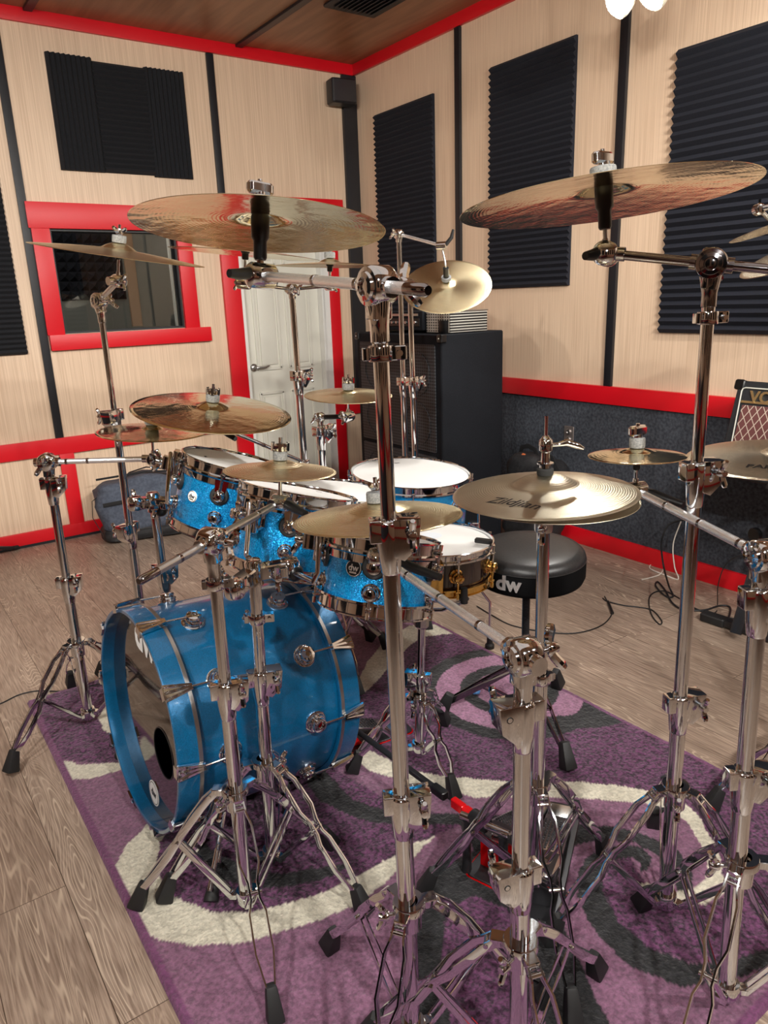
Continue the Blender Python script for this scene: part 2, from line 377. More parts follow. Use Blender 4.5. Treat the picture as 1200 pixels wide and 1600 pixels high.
def baseboard(side, c, size): return struct(MB().box(c, size), 'baseboard_' + side, 'red', bev=.002)
# crown
trim(((XL + XR) / 2, YB - .011, 2.9), (XR - XL, .022, .075)); trim((XR - .011, (YF + YB) / 2, 2.9), (.022, YB - YF, .075))
trim((XL + .011, (YF + YB) / 2, 2.9), (.022, YB - YF, .075)); trim(((XL + XR) / 2, YF + .011, 2.9), (XR - XL, .022, .075))
# back wall rails
trim(((XL + 2.085) / 2, YB - .01, .585), (2.085 - XL, .02, .10)); trim(((3.0 + XR) / 2, YB - .01, .585), (XR - 3.0, .02, .10))
trim((.958, YB - .01, .31), (.085, .019, .45))
baseboard('back', ((XL + 2.085) / 2, YB - .0115, .052), (2.085 - XL, .023, .075)); baseboard('back_corner', ((3.0 + XR) / 2, YB - .0115, .045), (XR - 3.0, .023, .09))
trim(((XL + 2.085) / 2, YB - .013, .008), (2.085 - XL, .026, .016), 'black_trim', .0)
# right wall rail and baseboard
trim((XR - .014, (YF + YB) / 2, .853), (.028, YB - YF, .092)); baseboard('right', (XR - .014, (YF + YB) / 2, .045), (.028, YB - YF, .09))
baseboard('left', (XL + .011, (YF + YB) / 2, .045), (.022, YB - YF, .09)); baseboard('front', ((XL + XR) / 2, YF + .011, .045), (XR - XL, .022, .09))
trim((XL + .011, (YF + YB) / 2, .585), (.022, YB - YF, .1)); trim(((XL + XR) / 2, YF + .011, .585), (XR - XL, .022, .1))
# black cover strips
for x in (.935, 2.135, -.27, -1.47): trim((x, YB - .008, (2.86 + .636) / 2), (.046, .016, 2.86 - .636), 'black_trim')
trim((3.145, YB - .014, (2.86 + .636) / 2), (.11, .028, 2.86 - .636), 'black_trim')
for y in (3.657, 2.485, 1.31, .14, -1.03): trim((XR - .01, y, (2.86 + .9) / 2), (.02, .045, 2.86 - .9), 'black_trim')
for y in (3.6, 2.4, 1.2, 0, -1.2): trim((XL + .01, y, (2.86 + .636) / 2), (.02, .046, 2.22), 'black_trim')
for x in (-1.0, .2, 1.4, 2.6): trim((x, YF + .01, (2.86 + .636) / 2), (.046, .02, 2.22), 'black_trim')
for x in (1.11, 2.33, -.11, -1.33): trim((x, (YF + YB) / 2, ZC - .008), (.045, YB - YF - .05, .016), 'black_trim')
# ceiling vent
v = thing('ceiling_vent', (2.62, 3.7, ZC), 'black square air vent set in the brown ceiling', 'vent')
MB().rbox((2.62, 3.62, ZC - .008), (.34, .60, .016), .01).build('vent_frame', 'black_trim', v)
for k in range(9): MB().box((2.5 + k * .03, 3.62, ZC - .02), (.02, .52, .004), X=(1, 0, .6)).build('louvre', 'dark_metal', v)
# window
wf = MB(); y = YB - .014
wf.box(((.945 + 1.90) / 2 + .0, y, (1.83 + 1.97) / 2), (.955 + .0, .028, .14)); wf.box(((.945 + WX0) / 2 + .006, y, 1.535), (WX0 - .957, .027, .59)); wf.box(((WX1 + 1.895) / 2, y, 1.535), (1.895 - WX1, .027, .59)); wf.box(((.965 + 1.965) / 2, y - .003, 1.196), (1.0, .034, .09))
win = struct(wf, 'window_1', 'red', bev=.002)
g = MB(); 
for (x0, x1, z0, z1) in ((WX0, WX0 + .012, WZ0, WZ1), (WX1 - .012, WX1, WZ0, WZ1), (WX0 + .012, WX1 - .012, WZ0, WZ0 + .012), (WX0 + .012, WX1 - .012, WZ1 - .012, WZ1)):
    g.box(((x0 + x1) / 2, YB + .04, (z0 + z1) / 2), (x1 - x0, .08, z1 - z0))
struct(g, 'window_frame', 'black_trim', parent=win)
struct(MB().box(((WX0 + WX1) / 2, YB + .055, (WZ0 + WZ1) / 2), (WX1 - WX0 - .026, .008, WZ1 - WZ0 - .026)), 'pane', 'glass', parent=win)
# control room seen through the pane
b = MB()
b.box((1.5, YB + 1.65, 1.4), (2.6, .05, 2.9)); b.box((.2, YB + .9, 1.4), (.05, 1.55, 2.9)); b.box((2.8, YB + .9, 1.4), (.05, 1.55, 2.9)); b.box((1.5, YB + .9, 2.6), (2.6, 1.6, .05)); b.box((1.5, YB + .9, -.02), (2.6, 1.6, .05))
struct(b, 'wall_booth', 'booth_grey')
def pyramids(name, x0, x1, z0, z1, y, p, label):
    mb = MB(); nx = int((x1 - x0) / p); nz = int((z1 - z0) / p)
    for i in range(nx):
        for j in range(nz):
            a = (x0 + i * p, z0 + j * p); c = (a[0] + p / 2, a[1] + p / 2)
            mb.add([(a[0], y, a[1]), (a[0] + p, y, a[1]), (a[0] + p, y, a[1] + p), (a[0], y, a[1] + p), (c[0], y - .045, c[1])], [(0, 1, 4), (1, 2, 4), (2, 3, 4), (3, 0, 4), (3, 2, 1, 0)])
    o = mb.build(name, 'foam_navy', None, ang=10); return tag(o, label, 'acoustic foam')
pyramids('pyramid_foam_panel', .5, 1.95, 1.45, 2.4, YB + 1.62, .072, 'dark pyramid foam panel on the wall seen through the window pane')
tag(MB().rbox((1.775, YB + .9, 1.62), (.075, .03, .75), .004, X=(1, 0, 0)).build('wooden_board', 'tan', None), 'narrow tan board standing upright behind the window pane', 'board')
tag(MB().rbox((2.11, YB + .9, 1.5), (.08, .03, 1.1), .004).build('white_post', 'white_plastic', None), 'slim white post standing behind the window pane at its right', 'post')
bl_ = bpy.data.lights.new('booth_fill', 'POINT'); bl_.energy = 16; bl_.shadow_soft_size = .08; bl_.color = (1, .93, .84)  # added fill light that brightens the booth, no fixture there
blo = bpy.data.objects.new('booth_fill', bl_); COL.objects.link(blo); blo.location = (1.2, YB + .5, 2.45)
# door
ds = MB(); ds.box(((2.085 + DX0) / 2, YB - .014, 1.02), (DX0 - 2.085, .028, 2.04)); ds.box(((2.087 + 3.045) / 2, YB - .015, 2.022), (.958, .03, .08)); ds.box(((DX1 + 3.0) / 2 - .01, YB - .014, .99), (.085, .028, 1.985))
n_trim[0] += 1; struct(ds, 'trim_%d' % n_trim[0], 'red', bev=.002)
jm = MB(); jm.box((DX0 + .012, YB + .05, DZ1 / 2), (.024, .14, DZ1)); jm.box((DX1 - .035, YB + .04, DZ1 / 2), (.07, .12, DZ1)); jm.box(((DX0 + DX1) / 2, YB + .05, DZ1 - .012), (DX1 - DX0 - .1, .14, .024))
jm.box((DX1 - .052, YB - .005, DZ1 / 2), (.012, .03, DZ1))
struct(jm, 'door_frame', 'white_plastic', None)['kind'] = 'structure'
dx0, dx1 = DX0 + .028, DX1 - .072; yd = YB + .035
d = MB(); d.box(((dx0 + dx1) / 2, yd + .02, .985), (dx1 - dx0, .035, 1.94))
door = struct(d, 'door_1', 'door_white')
W_ = dx1 - dx0; pw = W_ * .30
for cx in (dx0 + W_ * .29, dx0 + W_ * .71):
    for (z0, z1) in ((.16, .76), (.93, 1.53), (1.63, 1.86)):
        q = MB(); cz = (z0 + z1) / 2; hh = z1 - z0; yy = yd + .002
        # raised panel inside a sunk moulding
        q.prism([(-pw / 2, -hh / 2), (pw / 2, -hh / 2), (pw / 2, hh / 2), (-pw / 2, hh / 2)], (cx, yy + .004, cz), (1, 0, 0), (0, 0, 1), .003)
        for (sx, sz, wx, wz) in ((0, -1, pw, .014), (0, 1, pw, .014), (-1, 0, .014, hh), (1, 0, .014, hh)):
            q.box((cx + sx * pw / 2, yy, cz + sz * hh / 2), (wx + .006, .020, wz + .006), )
        q.box((cx, yy - .001, cz), (pw - .055, .018, hh - .055))
        q.build('door_panel', 'door_white', door, bev=.005)
hz = .945
h = MB().lathe([(0, .0), (.028, .0), (.028, .006), (.02, .014), (.011, .018), (.011, .045), (0, .045)], (dx0 + .05, yd + .003, hz), (0, -1, 0), 24)
h.path([(dx0 + .05, yd - .04, hz), (dx0 + .075, yd - .046, hz + .003), (dx0 + .11, yd - .045, hz), (dx0 + .15, yd - .04, hz + .008)], [.010, .009, .008, .006], 12)
h.build('door_handle', 'steel', door)
# outlet
o = thing('jack_plate', (XR - .012, 2.73, .61), 'brown metal jack plate with two sockets on dark carpeted wall', 'wall plate')
MB().rbox((XR - .014, 2.73, .607), (.068, .105, .006), .004, X=(0, 1, 0), Z=(-1, 0, 0)).build('plate', 'plate_steel', o)
for dz in (.022, -.022): MB().lathe([(0, 0), (.016, 0), (.016, .006), (.012, .009), (.009, .009), (.009, .004), (0, .004)], (XR - .017, 2.73, .607 + dz), (-1, 0, 0), 20).build('socket', 'steel', o)

# ------------------------------------------------------------------ acoustic foam
def wedge_foam(name, o, U, W, nrm, wu, hw, pitch, label, depth=.034, m='foam', group=None):
    # ridges run along U, stacked along W
    o, U, W, nrm = V3(o), V3(U), V3(W), V3(nrm); n = max(1, round(hw / pitch)); p = hw / n; prof = [(0, 0)]
    for i in range(n): prof += [(i * p, depth * .42), (i * p + p * .5, depth)]
    prof += [(hw, depth * .42), (hw, 0)]; k = len(prof)
    vs = [o + W * a + nrm * h for a, h in prof] + [o + U * wu + W * a + nrm * h for a, h in prof]
    fs = [(i, (i + 1) % k, k + (i + 1) % k, k + i) for i in range(k)] + [tuple(range(k)), tuple(range(k, 2 * k))[::-1]]
    ob = MB().add(vs, fs).build(name, m, None, ang=10); return tag(ob, label, 'acoustic foam', group)
yw = YB - .001
wedge_foam('wedge_foam_panel', (1.17, yw, 2.145), (0, 0, 1), (1, 0, 0), (0, -1, 0), .592, .245, .026, 'black foam tile with upright ridges, left of three above window')
wedge_foam('wedge_foam_panel', (1.415, yw, 2.146), (1, 0, 0), (0, 0, 1), (0, -1, 0), .295, .578, .029, 'black foam tile with level ridges, middle of three above window')
wedge_foam('wedge_foam_panel', (1.71, yw, 2.138), (0, 0, 1), (1, 0, 0), (0, -1, 0), .242, .592, .026) if 0 else wedge_foam('wedge_foam_panel', (1.71, yw, 2.138), (0, 0, 1), (1, 0, 0), (0, -1, 0), .592, .242, .026, 'black foam tile with upright ridges, right of three above window')
wedge_foam('wedge_foam_panel', (.20, yw, 1.142), (1, 0, 0), (0, 0, 1), (0, -1, 0), .635, 1.18, .028, 'black ridged foam panel cut by the left edge of the photo')
xw = XR - .001
wedge_foam('wedge_foam_panel', (xw, 3.885, 1.0), (0, 1, 0), (0, 0, 1), (-1, 0, 0), .62, 1.57, .033, 'narrow looking black ridged foam panel nearest the corner, behind the bass cabinet', m='foam_navy')
wedge_foam('wedge_foam_panel', (xw, 2.772, 1.413), (0, 1, 0), (0, 0, 1), (-1, 0, 0), .603, 1.175, .033, 'black ridged foam panel in the middle of the right wall', m='foam_navy')
wedge_foam('wedge_foam_panel', (xw, 1.0, 1.176), (0, 1, 0), (0, 0, 1), (-1, 0, 0), 1.196, 1.2, .036, 'widest black ridged foam panel at the right edge of the photo', m='foam_navy')

for yy in (-1.6, -.45, 1.35, 2.75): wedge_foam('wedge_foam_panel', (XL + .001, yy, .95), (0, 1, 0), (0, 0, 1), (1, 0, 0), .75, 1.5, .06, 'black ridged foam panel added on the unseen left wall for chrome reflections', group='added foam panels on the unseen left wall')  # unseen panels added so the chrome reflects dark stripes
for xx in (-1.5, -.25, 1.0, 2.2): wedge_foam('wedge_foam_panel', (xx, YF + .001, .95), (1, 0, 0), (0, 0, 1), (0, 1, 0), .7, 1.5, .06, 'black ridged foam panel added on the unseen wall behind the camera for chrome reflections', group='added foam panels on the unseen front wall')  # more added panels out of view, giving dark bands in the chrome

# ------------------------------------------------------------------ wall speaker
ws = thing('wall_speaker', (3.03, YB - .06, 2.72), 'small dark grey speaker mounted high in the corner by black strip', 'speaker')
MB().rbox((3.03, YB - .10, 2.725), (.185, .11, .15), .02, X=(1, -.12, 0)).build('cabinet', 'black_trim', ws)
MB().rbox((3.022, YB - .158, 2.725), (.165, .008, .132), .003, X=(1, -.12, 0)).build('grille', 'dark_metal', ws)
MB().box((3.05, YB - .03, 2.725), (.04, .06, .05)).build('bracket', 'black_trim', ws)

# ------------------------------------------------------------------ track spots
for i, (p, t, e) in enumerate(TRACK):
    p = V3(p); dr = (V3(t) - p).normalized()
    lab = {0: 'white spotlight with a glowing bulb, the left of two at the top edge', 1: 'glowing spotlight bulb, the right of two at the top edge'}.get(i, 'white ceiling spotlight outside the photo, number %s along the track' % 'xxabcdefg'[i])
    s_ = thing('track_spotlight', p, lab, 'light')
    MB().lathe([(0, -.12), (.022, -.12), (.026, -.09), (.036, -.06), (.055, -.012), (.060, .010), (.058, .03), (.054, .03), (.051, .012), (0, .012)], p, dr, 32).build('bulb_housing', 'lamp_white', s_)
    MB().lathe([(0, .050), (.018, .049), (.036, .042), (.052, .026), (.052, .018), (0, .018)], p, dr, 32).build('bulb', 'glow', s_)
    q = p - dr * .085; MB().path([q, q + Vector((0, 0, .05)), (q.x, q.y, ZC - .02)], .007, 10).build('stem', 'lamp_white', s_)
    MB().rbox((q.x, q.y, ZC - .012), (.09, .09, .024), .02).build('ceiling_mount', 'lamp_white', s_)

# ------------------------------------------------------------------ rug
RX0, RX1, RY0, RY1, RZ = .283, 1.862, .50, 2.737, .012
MAUVE, DARK, CREAM, CHAR, PALE = srgb(118, 80, 104), srgb(84, 44, 76), srgb(192, 186, 168), srgb(24, 24, 27), srgb(146, 104, 130)
def rounded(i): return i
polys = [
 (DARK, 1, ((0.2379, 2.7454), (0.4832, 2.7875), (0.6636, 2.7732), (0.8125, 2.1761), (0.6734, 1.8585), (0.448, 2.1298), (0.3824, 2.1774), (0.2867, 2.2786))),
 (CREAM, .25, ((0.2867, 2.2786), (0.3403, 2.2023), (0.448, 2.1298), (0.5746, 2.081), (0.7458, 2.129), (0.7053, 1.956), (0.5612, 1.9867), (0.437, 2.0928), (0.3446, 2.1055), (0.2812, 2.1515))),
 (CREAM, .25, ((0.4603, 2.4478), (0.5242, 2.5433), (0.6013, 2.5683), (0.643, 2.4761), (0.5783, 2.2143), (0.4908, 2.2745), (0.4557, 2.336))),
 (DARK, 1, ((1.0383, 1.7223), (1.0837, 1.7434), (1.1292, 1.5428), (1.2026, 1.4419), (1.3342, 1.3117), (1.4737, 1.202), (1.5484, 1.1247), (1.6121, 1.0419), (1.6389, 0.9545), (1.6257, 0.9016), (1.5511, 0.8013), (1.4451, 0.7131), (1.4091, 0.6237), (1.4982, 0.5555), (1.8379, 0.6549), (1.9141, 0.9792), (1.914, 1.3971), (1.9139, 2.0369), (1.8712, 2.2742), (1.6689, 2.2392), (1.4376, 2.1415), (1.2716, 2.0266), (1.1427, 1.9116))),
 (CREAM, .25, ((1.576, 2.2928), (1.7521, 2.3479), (1.8925, 2.2565), (1.8559, 2.1632), (1.7287, 2.2288), (1.6333, 2.1927), (1.4762, 2.11), (1.321, 2.0161), (1.2682, 2.0005), (1.3237, 2.1051), (1.4443, 2.2042))),
 (CREAM, .25, ((0.2854, 1.5805), (0.3015, 1.6896), (0.3536, 1.7538), (0.429, 1.799), (0.568, 1.8466), (0.8487, 1.8639), (0.9574, 1.6944), (1.0034, 1.4277), (1.0971, 1.272), (1.0069, 1.2707), (0.9088, 1.2451), (0.8119, 1.2209), (0.7285, 1.2081), (0.6237, 1.223), (0.5479, 1.2453), (0.4532, 1.2787), (0.3836, 1.3255), (0.3159, 1.3943), (0.2829, 1.4636), (0.2805, 1.5233))),
 (DARK, 1, ((0.3819, 1.5706), (0.3923, 1.639), (0.422, 1.7006), (0.454, 1.7314), (0.5829, 1.8348), (0.8648, 1.8948), (0.9574, 1.6944), (1.0034, 1.4277), (1.1214, 1.2919), (1.1006, 1.2629), (1.0099, 1.2744), (0.9405, 1.2865), (0.8549, 1.2812), (0.771, 1.2837), (0.6921, 1.2877), (0.6107, 1.3058), (0.5121, 1.3432), (0.4476, 1.3903), (0.3968, 1.4701), (0.3803, 1.5251))),
 (CHAR, .8, ((0.4509, 1.6136), (0.4827, 1.5008), (0.5446, 1.4114), (0.607, 1.3634), (0.6941, 1.3273), (0.7972, 1.3175), (0.7449, 1.3497), (0.6286, 1.4042), (0.5723, 1.4694), (0.5323, 1.5563), (0.5174, 1.6266))),
 (MAUVE, .4, ((1.1006, 1.2629), (1.0759, 1.2476), (0.9553, 1.2516), (0.8513, 1.2218), (0.7211, 1.197), (0.6258, 1.2123), (0.798, 0.9642), (1.0677, 0.9789), (1.3211, 1.2205), (1.1797, 1.3668))),
 (CHAR, .8, ((0.9052, 1.8627), (0.953, 1.8029), (0.9286, 1.6771), (0.9221, 1.533), (0.9633, 1.4488), (1.0449, 1.3649), (1.1224, 1.301), (1.2313, 1.2061), (1.3076, 1.1143), (1.3696, 1.0471), (1.422, 1.0031), (1.4569, 0.9181), (1.4636, 0.8521), (1.4309, 0.7955), (1.3676, 0.7483), (1.3429, 0.7722), (1.3968, 0.8219), (1.4143, 0.8734), (1.4019, 0.9401), (1.3432, 0.9945), (1.2647, 1.035), (1.1365, 1.1112), (1.0591, 1.1712), (1.0938, 1.2682), (1.0011, 1.3372), (0.9042, 1.4255), (0.867, 1.5139), (0.8469, 1.5848), (0.8569, 1.7141))),
 (CREAM, .25, ((1.0383, 1.7223), (1.0837, 1.7434), (1.1292, 1.5428), (1.2026, 1.4419), (1.3342, 1.3117), (1.4737, 1.202), (1.5484, 1.1247), (1.6121, 1.0419), (1.6389, 0.9545), (1.6257, 0.9016), (1.5511, 0.8013), (1.4451, 0.7131), (1.3714, 0.7167), (1.2891, 0.7611), (1.2782, 0.8219), (1.2936, 0.86), (1.3142, 0.839), (1.3312, 0.7812), (1.3932, 0.758), (1.4549, 0.7665), (1.5218, 0.8183), (1.5783, 0.9034), (1.5812, 0.9693), (1.5469, 1.0264), (1.4228, 1.1513), (1.2705, 1.2706), (1.2085, 1.3227), (1.095, 1.4885), (1.0349, 1.6172))),
 (DARK, 1, ((1.2061, 0.8847), (1.2927, 0.9345), (1.3542, 0.9143), (1.2926, 0.806), (1.3063, 0.7479), (1.3772, 0.7122), (1.4419, 0.7033), (1.5405, 0.6646), (1.5343, 0.5729), (1.3819, 0.5391), (1.2734, 0.602), (1.2005, 0.6476), (1.1602, 0.7286), (1.1671, 0.8091))),
 (CREAM, .25, ((1.2936, 0.86), (1.3108, 0.8365), (1.3278, 0.7789), (1.3897, 0.7558), (1.4522, 0.7582), (1.4752, 0.7276), (1.4415, 0.711), (1.3714, 0.7167), (1.2891, 0.7611), (1.2749, 0.8196))),
 (CHAR, .8, ((1.3879, 0.9394), (1.3357, 0.9683), (1.27, 0.9795), (1.213, 0.9638), (1.1419, 0.8977), (1.0983, 0.8072), (1.0931, 0.7197), (1.1336, 0.6233), (1.2278, 0.5755), (1.3126, 0.5449), (1.3768, 0.5232), (1.4059, 0.5513), (1.2704, 0.6003), (1.1978, 0.6458), (1.1602, 0.7286), (1.1671, 0.8091), (1.2073, 0.8838), (1.2546, 0.9159), (1.3164, 0.9298), (1.3605, 0.9095), (1.3548, 0.881), (1.3333, 0.8709), (1.348, 0.8595), (1.3918, 0.8797), (1.4057, 0.914))),
 (DARK, .9, ((0.8825, 1.0732), (0.9678, 1.0932), (1.0677, 0.9789), (0.9843, 0.9072), (0.8946, 0.8139), (0.8152, 0.7054), (0.671, 0.8142), (0.787, 0.9725))),
 (CHAR, .8, ((0.8759, 1.1513), (0.9785, 1.1773), (1.1007, 1.168), (1.2007, 1.0615), (1.1391, 0.924), (1.0569, 0.8713), (1.0203, 0.7948), (0.9757, 0.7162), (0.9344, 0.6156), (0.8344, 0.691), (0.8946, 0.8139), (0.9843, 0.9072), (0.9931, 0.9883), (0.96, 1.0617), (0.9075, 1.0658), (0.8589, 1.0451), (0.787, 0.9725), (0.7396, 0.8952), (0.6806, 0.8069), (0.6177, 0.8544), (0.7323, 1.0142), (0.82, 1.1094))),
]
import bisect
CHARr, PALEr = CHAR, PALE
def ring(c, a): return [(c[0] + a[0] * math.cos(t * PI / 24), c[1] + a[1] * math.sin(t * PI / 24)) for t in range(48)]
RC = (1.7026, 1.693)
ra = 0.3194
step = .0056
xs = np.arange(RX0, RX1 + step, step); ys = np.arange(RY0, RY1 + step, step)
GX, GY = np.meshgrid(xs, ys); rng = np.random.RandomState(3)
def smooth_noise(shape, f):
    g = rng.rand(int(shape[0] / f) + 3, int(shape[1] / f) + 3); a = np.linspace(0, g.shape[0] - 1.01, shape[0]); c = np.linspace(0, g.shape[1] - 1.01, shape[1])
    i = a.astype(int); j = c.astype(int); fa = (a - i)[:, None]; fc = (c - j)[None]
    return (g[i][:, j] * (1 - fa) * (1 - fc) + g[i + 1][:, j] * fa * (1 - fc) + g[i][:, j + 1] * (1 - fa) * fc + g[i + 1][:, j + 1] * fa * fc)
wob = (smooth_noise(GX.shape, 5) - .5) * .007
PX, PY = GX + wob, GY + wob.T[:GX.shape[0], :GX.shape[1]] if False else GY + (smooth_noise(GX.shape, 5) - .5) * .007
colr = np.zeros(GX.shape + (4,)); colr[..., :3] = MAUVE[:3]; colr[..., 3] = .42
def inside(poly):
    r = np.zeros(GX.shape, bool); n = len(poly)
    for i in range(n):
        x1, y1 = poly[i]; x2, y2 = poly[(i + 1) % n]
        if y1 == y2: continue
        c = ((y1 > PY) != (y2 > PY)) & (PX < (x2 - x1) * (PY - y1) / (y2 - y1) + x1); r ^= c
    return r
for c, a, p in polys:
    k = inside(p); colr[k, :3] = c[:3]; colr[k, 3] = a
for c, a, f in ((CHAR, .8, 1.0), (PALE, .4, .82), (CHAR, .8, .55), (PALE, .4, .39)):
    k = (PX - RC[0]) ** 2 + (PY - RC[1]) ** 2 < (ra * f) ** 2; colr[k, :3] = c[:3]; colr[k, 3] = a
k = inside(((1.4991, 1.5327), (1.6528, 1.3959), (1.7557, 1.3375), (1.8272, 1.3044), (1.9058, 1.3256), (1.8874, 1.3764), (1.8277, 1.4036), (1.7166, 1.452), (1.5779, 1.553))); colr[k, :3] = CHAR[:3]; colr[k, 3] = .8
ed = np.minimum(np.minimum(GX - RX0, RX1 - GX), np.minimum(GY - RY0, RY1 - GY)); k = ed < .018; colr[k, :3] = srgb(104, 56, 92)[:3]; colr[k, 3] = .3
hgt = RZ + (smooth_noise(GX.shape, 1.6) - .5) * .0030 * (colr[..., 3] + .3) + (smooth_noise(GX.shape, 14) - .5) * .003
hgt = np.where(ed < step * .5, .0005, hgt)
# the near right corner of the rug curls up a little
cd = np.hypot(GX - RX1, GY - RY0)
nx, ny = len(xs), len(ys); idx = np.arange(nx * ny).reshape(ny, nx)
fc = np.stack([idx[:-1, :-1], idx[:-1, 1:], idx[1:, 1:], idx[1:, :-1]], -1).reshape(-1, 4)
me = bpy.data.meshes.new('rug'); me.from_pydata(np.stack([GX, GY, hgt], -1).reshape(-1, 3).tolist(), [], fc.tolist())
me.attributes.new('weave', 'FLOAT_COLOR', 'POINT').data.foreach_set('color', colr.reshape(-1).astype(np.float32))
me.polygons.foreach_set('use_smooth', [True] * len(me.polygons)); me.materials.append(M['rug'])
ro = bpy.data.objects.new('area_rug', me); COL.objects.link(ro); tag(ro, 'shaggy purple rug with cream and charcoal swirls under the drum kit', 'rug')

# ------------------------------------------------------------------ hardware pieces
def ring_clamp(root, p, ax, r, name='memory_lock', side=(1, 0, 0), m='chrome', k=1.0):
    a, u, v = frame(ax); s_ = V3(side); s_ = (s_ - a * s_.dot(a)).normalized(); p = V3(p)
    b = MB().lathe([(r, -.011), (r + .006, -.011), (r + .007, -.008), (r + .007, .008), (r + .006, .011), (r, .011)], p, a, 24)
    b.rbox(p + s_ * (r + .013), (.024 * k, .020, .020), .003, X=s_, Z=a); b.rbox(p - s_ * (r + .009), (.012, .014, .018), .002, X=s_, Z=a)
    b.tube(p + s_ * (r + .014) - a.cross(s_) * .016, p + s_ * (r + .014) + a.cross(s_) * .016, .0045, seg=12)
    return b.build(name, m, root)
def wing(mb, p, ax, up, s=1.0):
    # wing nut: hub along ax with two lobes spread along `up`
    p, ax = V3(p), V3(ax).normalized(); up = V3(up); up = (up - ax * up.dot(ax)).normalized()
    mb.lathe([(0, 0), (.008 * s, 0), (.009 * s, .004 * s), (.006 * s, .016 * s), (0, .017 * s)], p, ax, 16)
    for q in (-1, 1):
        mb.path([p + ax * .006 * s, p + up * q * .010 * s + ax * .009 * s, p + up * q * .020 * s + ax * .015 * s, p + up * q * .025 * s + ax * .018 * s], [.0045 * s, .0055 * s, .006 * s, .004 * s], 8)
def height_clamp(root, p, ax, r_in, r_out, side=(1, 0, 0), wingup=True, m='chrome'):
    # the bell shaped joint where a narrow tube enters a wide one, with its hinged block and wing bolt
    a, u, v = frame(ax); p = V3(p); s_ = V3(side); s_ = (s_ - a * s_.dot(a)).normalized(); t_ = a.cross(s_)
    b = MB().lathe([(r_in, .030), (r_out + .003, .030), (r_out + .006, .026), (r_out + .006, -.002), (r_out + .004, -.03), (r_out + .0015, -.055), (r_out, -.058)], p, a, 28)
    b.prism([(r_out * .3, -.026), (r_out + .006, -.034), (r_out + .029, -.012), (r_out + .033, .032), (r_out * .3, .032)], p - t_ * .019, s_, a, -.038)
    b.rbox(p - s_ * (r_out + .007) + a * .013, (.020, .028, .036), .003, X=s_, Z=a)
    o = b.build('height_clamp', m, root, bev=.0012)
    q = p + s_ * (r_out + .017) + a * .012
    w_ = MB().tube(q - t_ * .030, q + t_ * .020, .004, seg=10); wing(w_, q - t_ * .026, -t_, a, 1.0); w_.build('wing_bolt', m, o)
    MB().lathe([(0, .0), (.0055, 0), (.0055, .002), (.003, .002), (.003, .0005), (0, .0005)], q + t_ * .0175, t_, 14).build('screw', 'black', o)
    return o
def foot(root, p, dirn, leg_o, s=1.0):
    d = V3(dirn); d.z = 0; d.normalize(); p = V3(p)
    ax_ = (Vector((0, 0, 1)) - d * .42).normalized()
    b = MB().box(p + Vector((0, 0, .036 * s)) - d * .004, (.042 * s, .036 * s, .070 * s), X=(d + Vector((0, 0, .42))), Z=ax_, taper=.60)
    return b.build('rubber_foot', 'rubber', leg_o, bev=.006)
def tripod(root, base, zc, az, rad, zlow=.05, rt=.016, floor_z=.012, wide=1.0, m='chrome'):
    base = V3((base[0], base[1], 0)); Z = Vector((0, 0, 1))
    c = MB().lathe([(rt, .026), (rt + .012, .026), (rt + .014, .022), (rt + .014, .010), (rt + .007, .004), (rt + .006, -.030), (rt, -.032)], base + Z * zc, (0, 0, 1), 28)
    low = MB().lathe([(rt, .016), (rt + .006, .016), (rt + .008, .010), (rt + .008, -.010), (rt + .004, -.02), (0, -.022)], base + Z * zlow, (0, 0, 1), 24)
    rads = rad if isinstance(rad, (list, tuple)) else [rad] * len(az)
    for a, R_ in zip(az, rads):
        t = math.radians(a); d = Vector((math.cos(t), math.sin(t), 0)); s_ = Vector((-d.y, d.x, 0))
        c.rbox(base + Z * (zc + .016) + d * (rt + .022), (.026, .024, .016), .003, X=d)
        low.rbox(base + Z * zlow + d * (rt + .014), (.018, .020, .014), .003, X=d)
        p0 = base + Z * (zc + .014) + d * (rt + .028); p3 = base + Z * (floor_z + .055) + d * (R_ - .012)
        def at(f, lift=0): return p0.lerp(p3, f) + Z * lift
        prof = [(0, .010, .0), (.08, .011, .006), (.16, .018, .010), (.36, .020 * wide, .008), (.45, .010, .004), (.53, .009, .0), (.60, .017, -.002), (.80, .018 * wide, -.002), (1.0, .007, .0)]
        lg = MB()
        for q in (-1, 1):
            lg.strap([at(f, l) + s_ * q * o_ for f, o_, l in prof], .0165, .0042, s_)
        lg.tube(at(.5) - s_ * .016, at(.5) + s_ * .016, .0045, seg=10); lg.tube(at(.06, .008) - s_ * .014, at(.06, .008) + s_ * .014, .0045, seg=10)
        lo = lg.build('leg', m, root)
        foot(root, base + d * R_ + Z * floor_z, d, lo)
        br = MB(); q0 = base + Z * zlow + d * (rt + .018); q1 = at(.5)
        for q in (-1, 1): br.strap([q0 + s_ * q * .008, q0.lerp(q1, .5) + s_ * q * .008, q1 + s_ * q * .006], .012, .003, s_)
        br.build('brace', m, root)
    t = math.radians(az[0] + 60); d = Vector((math.cos(t), math.sin(t), 0))
    co = c.build('leg_collar', m, root)
    wb = MB().tube(base + Z * zc + d * rt, base + Z * zc + d * (rt + .03), .004, seg=10); wing(wb, base + Z * zc + d * (rt + .022), d, Z, 1.1); wb.build('wing_bolt', m, co)
    low.build('lower_hub', m, root)
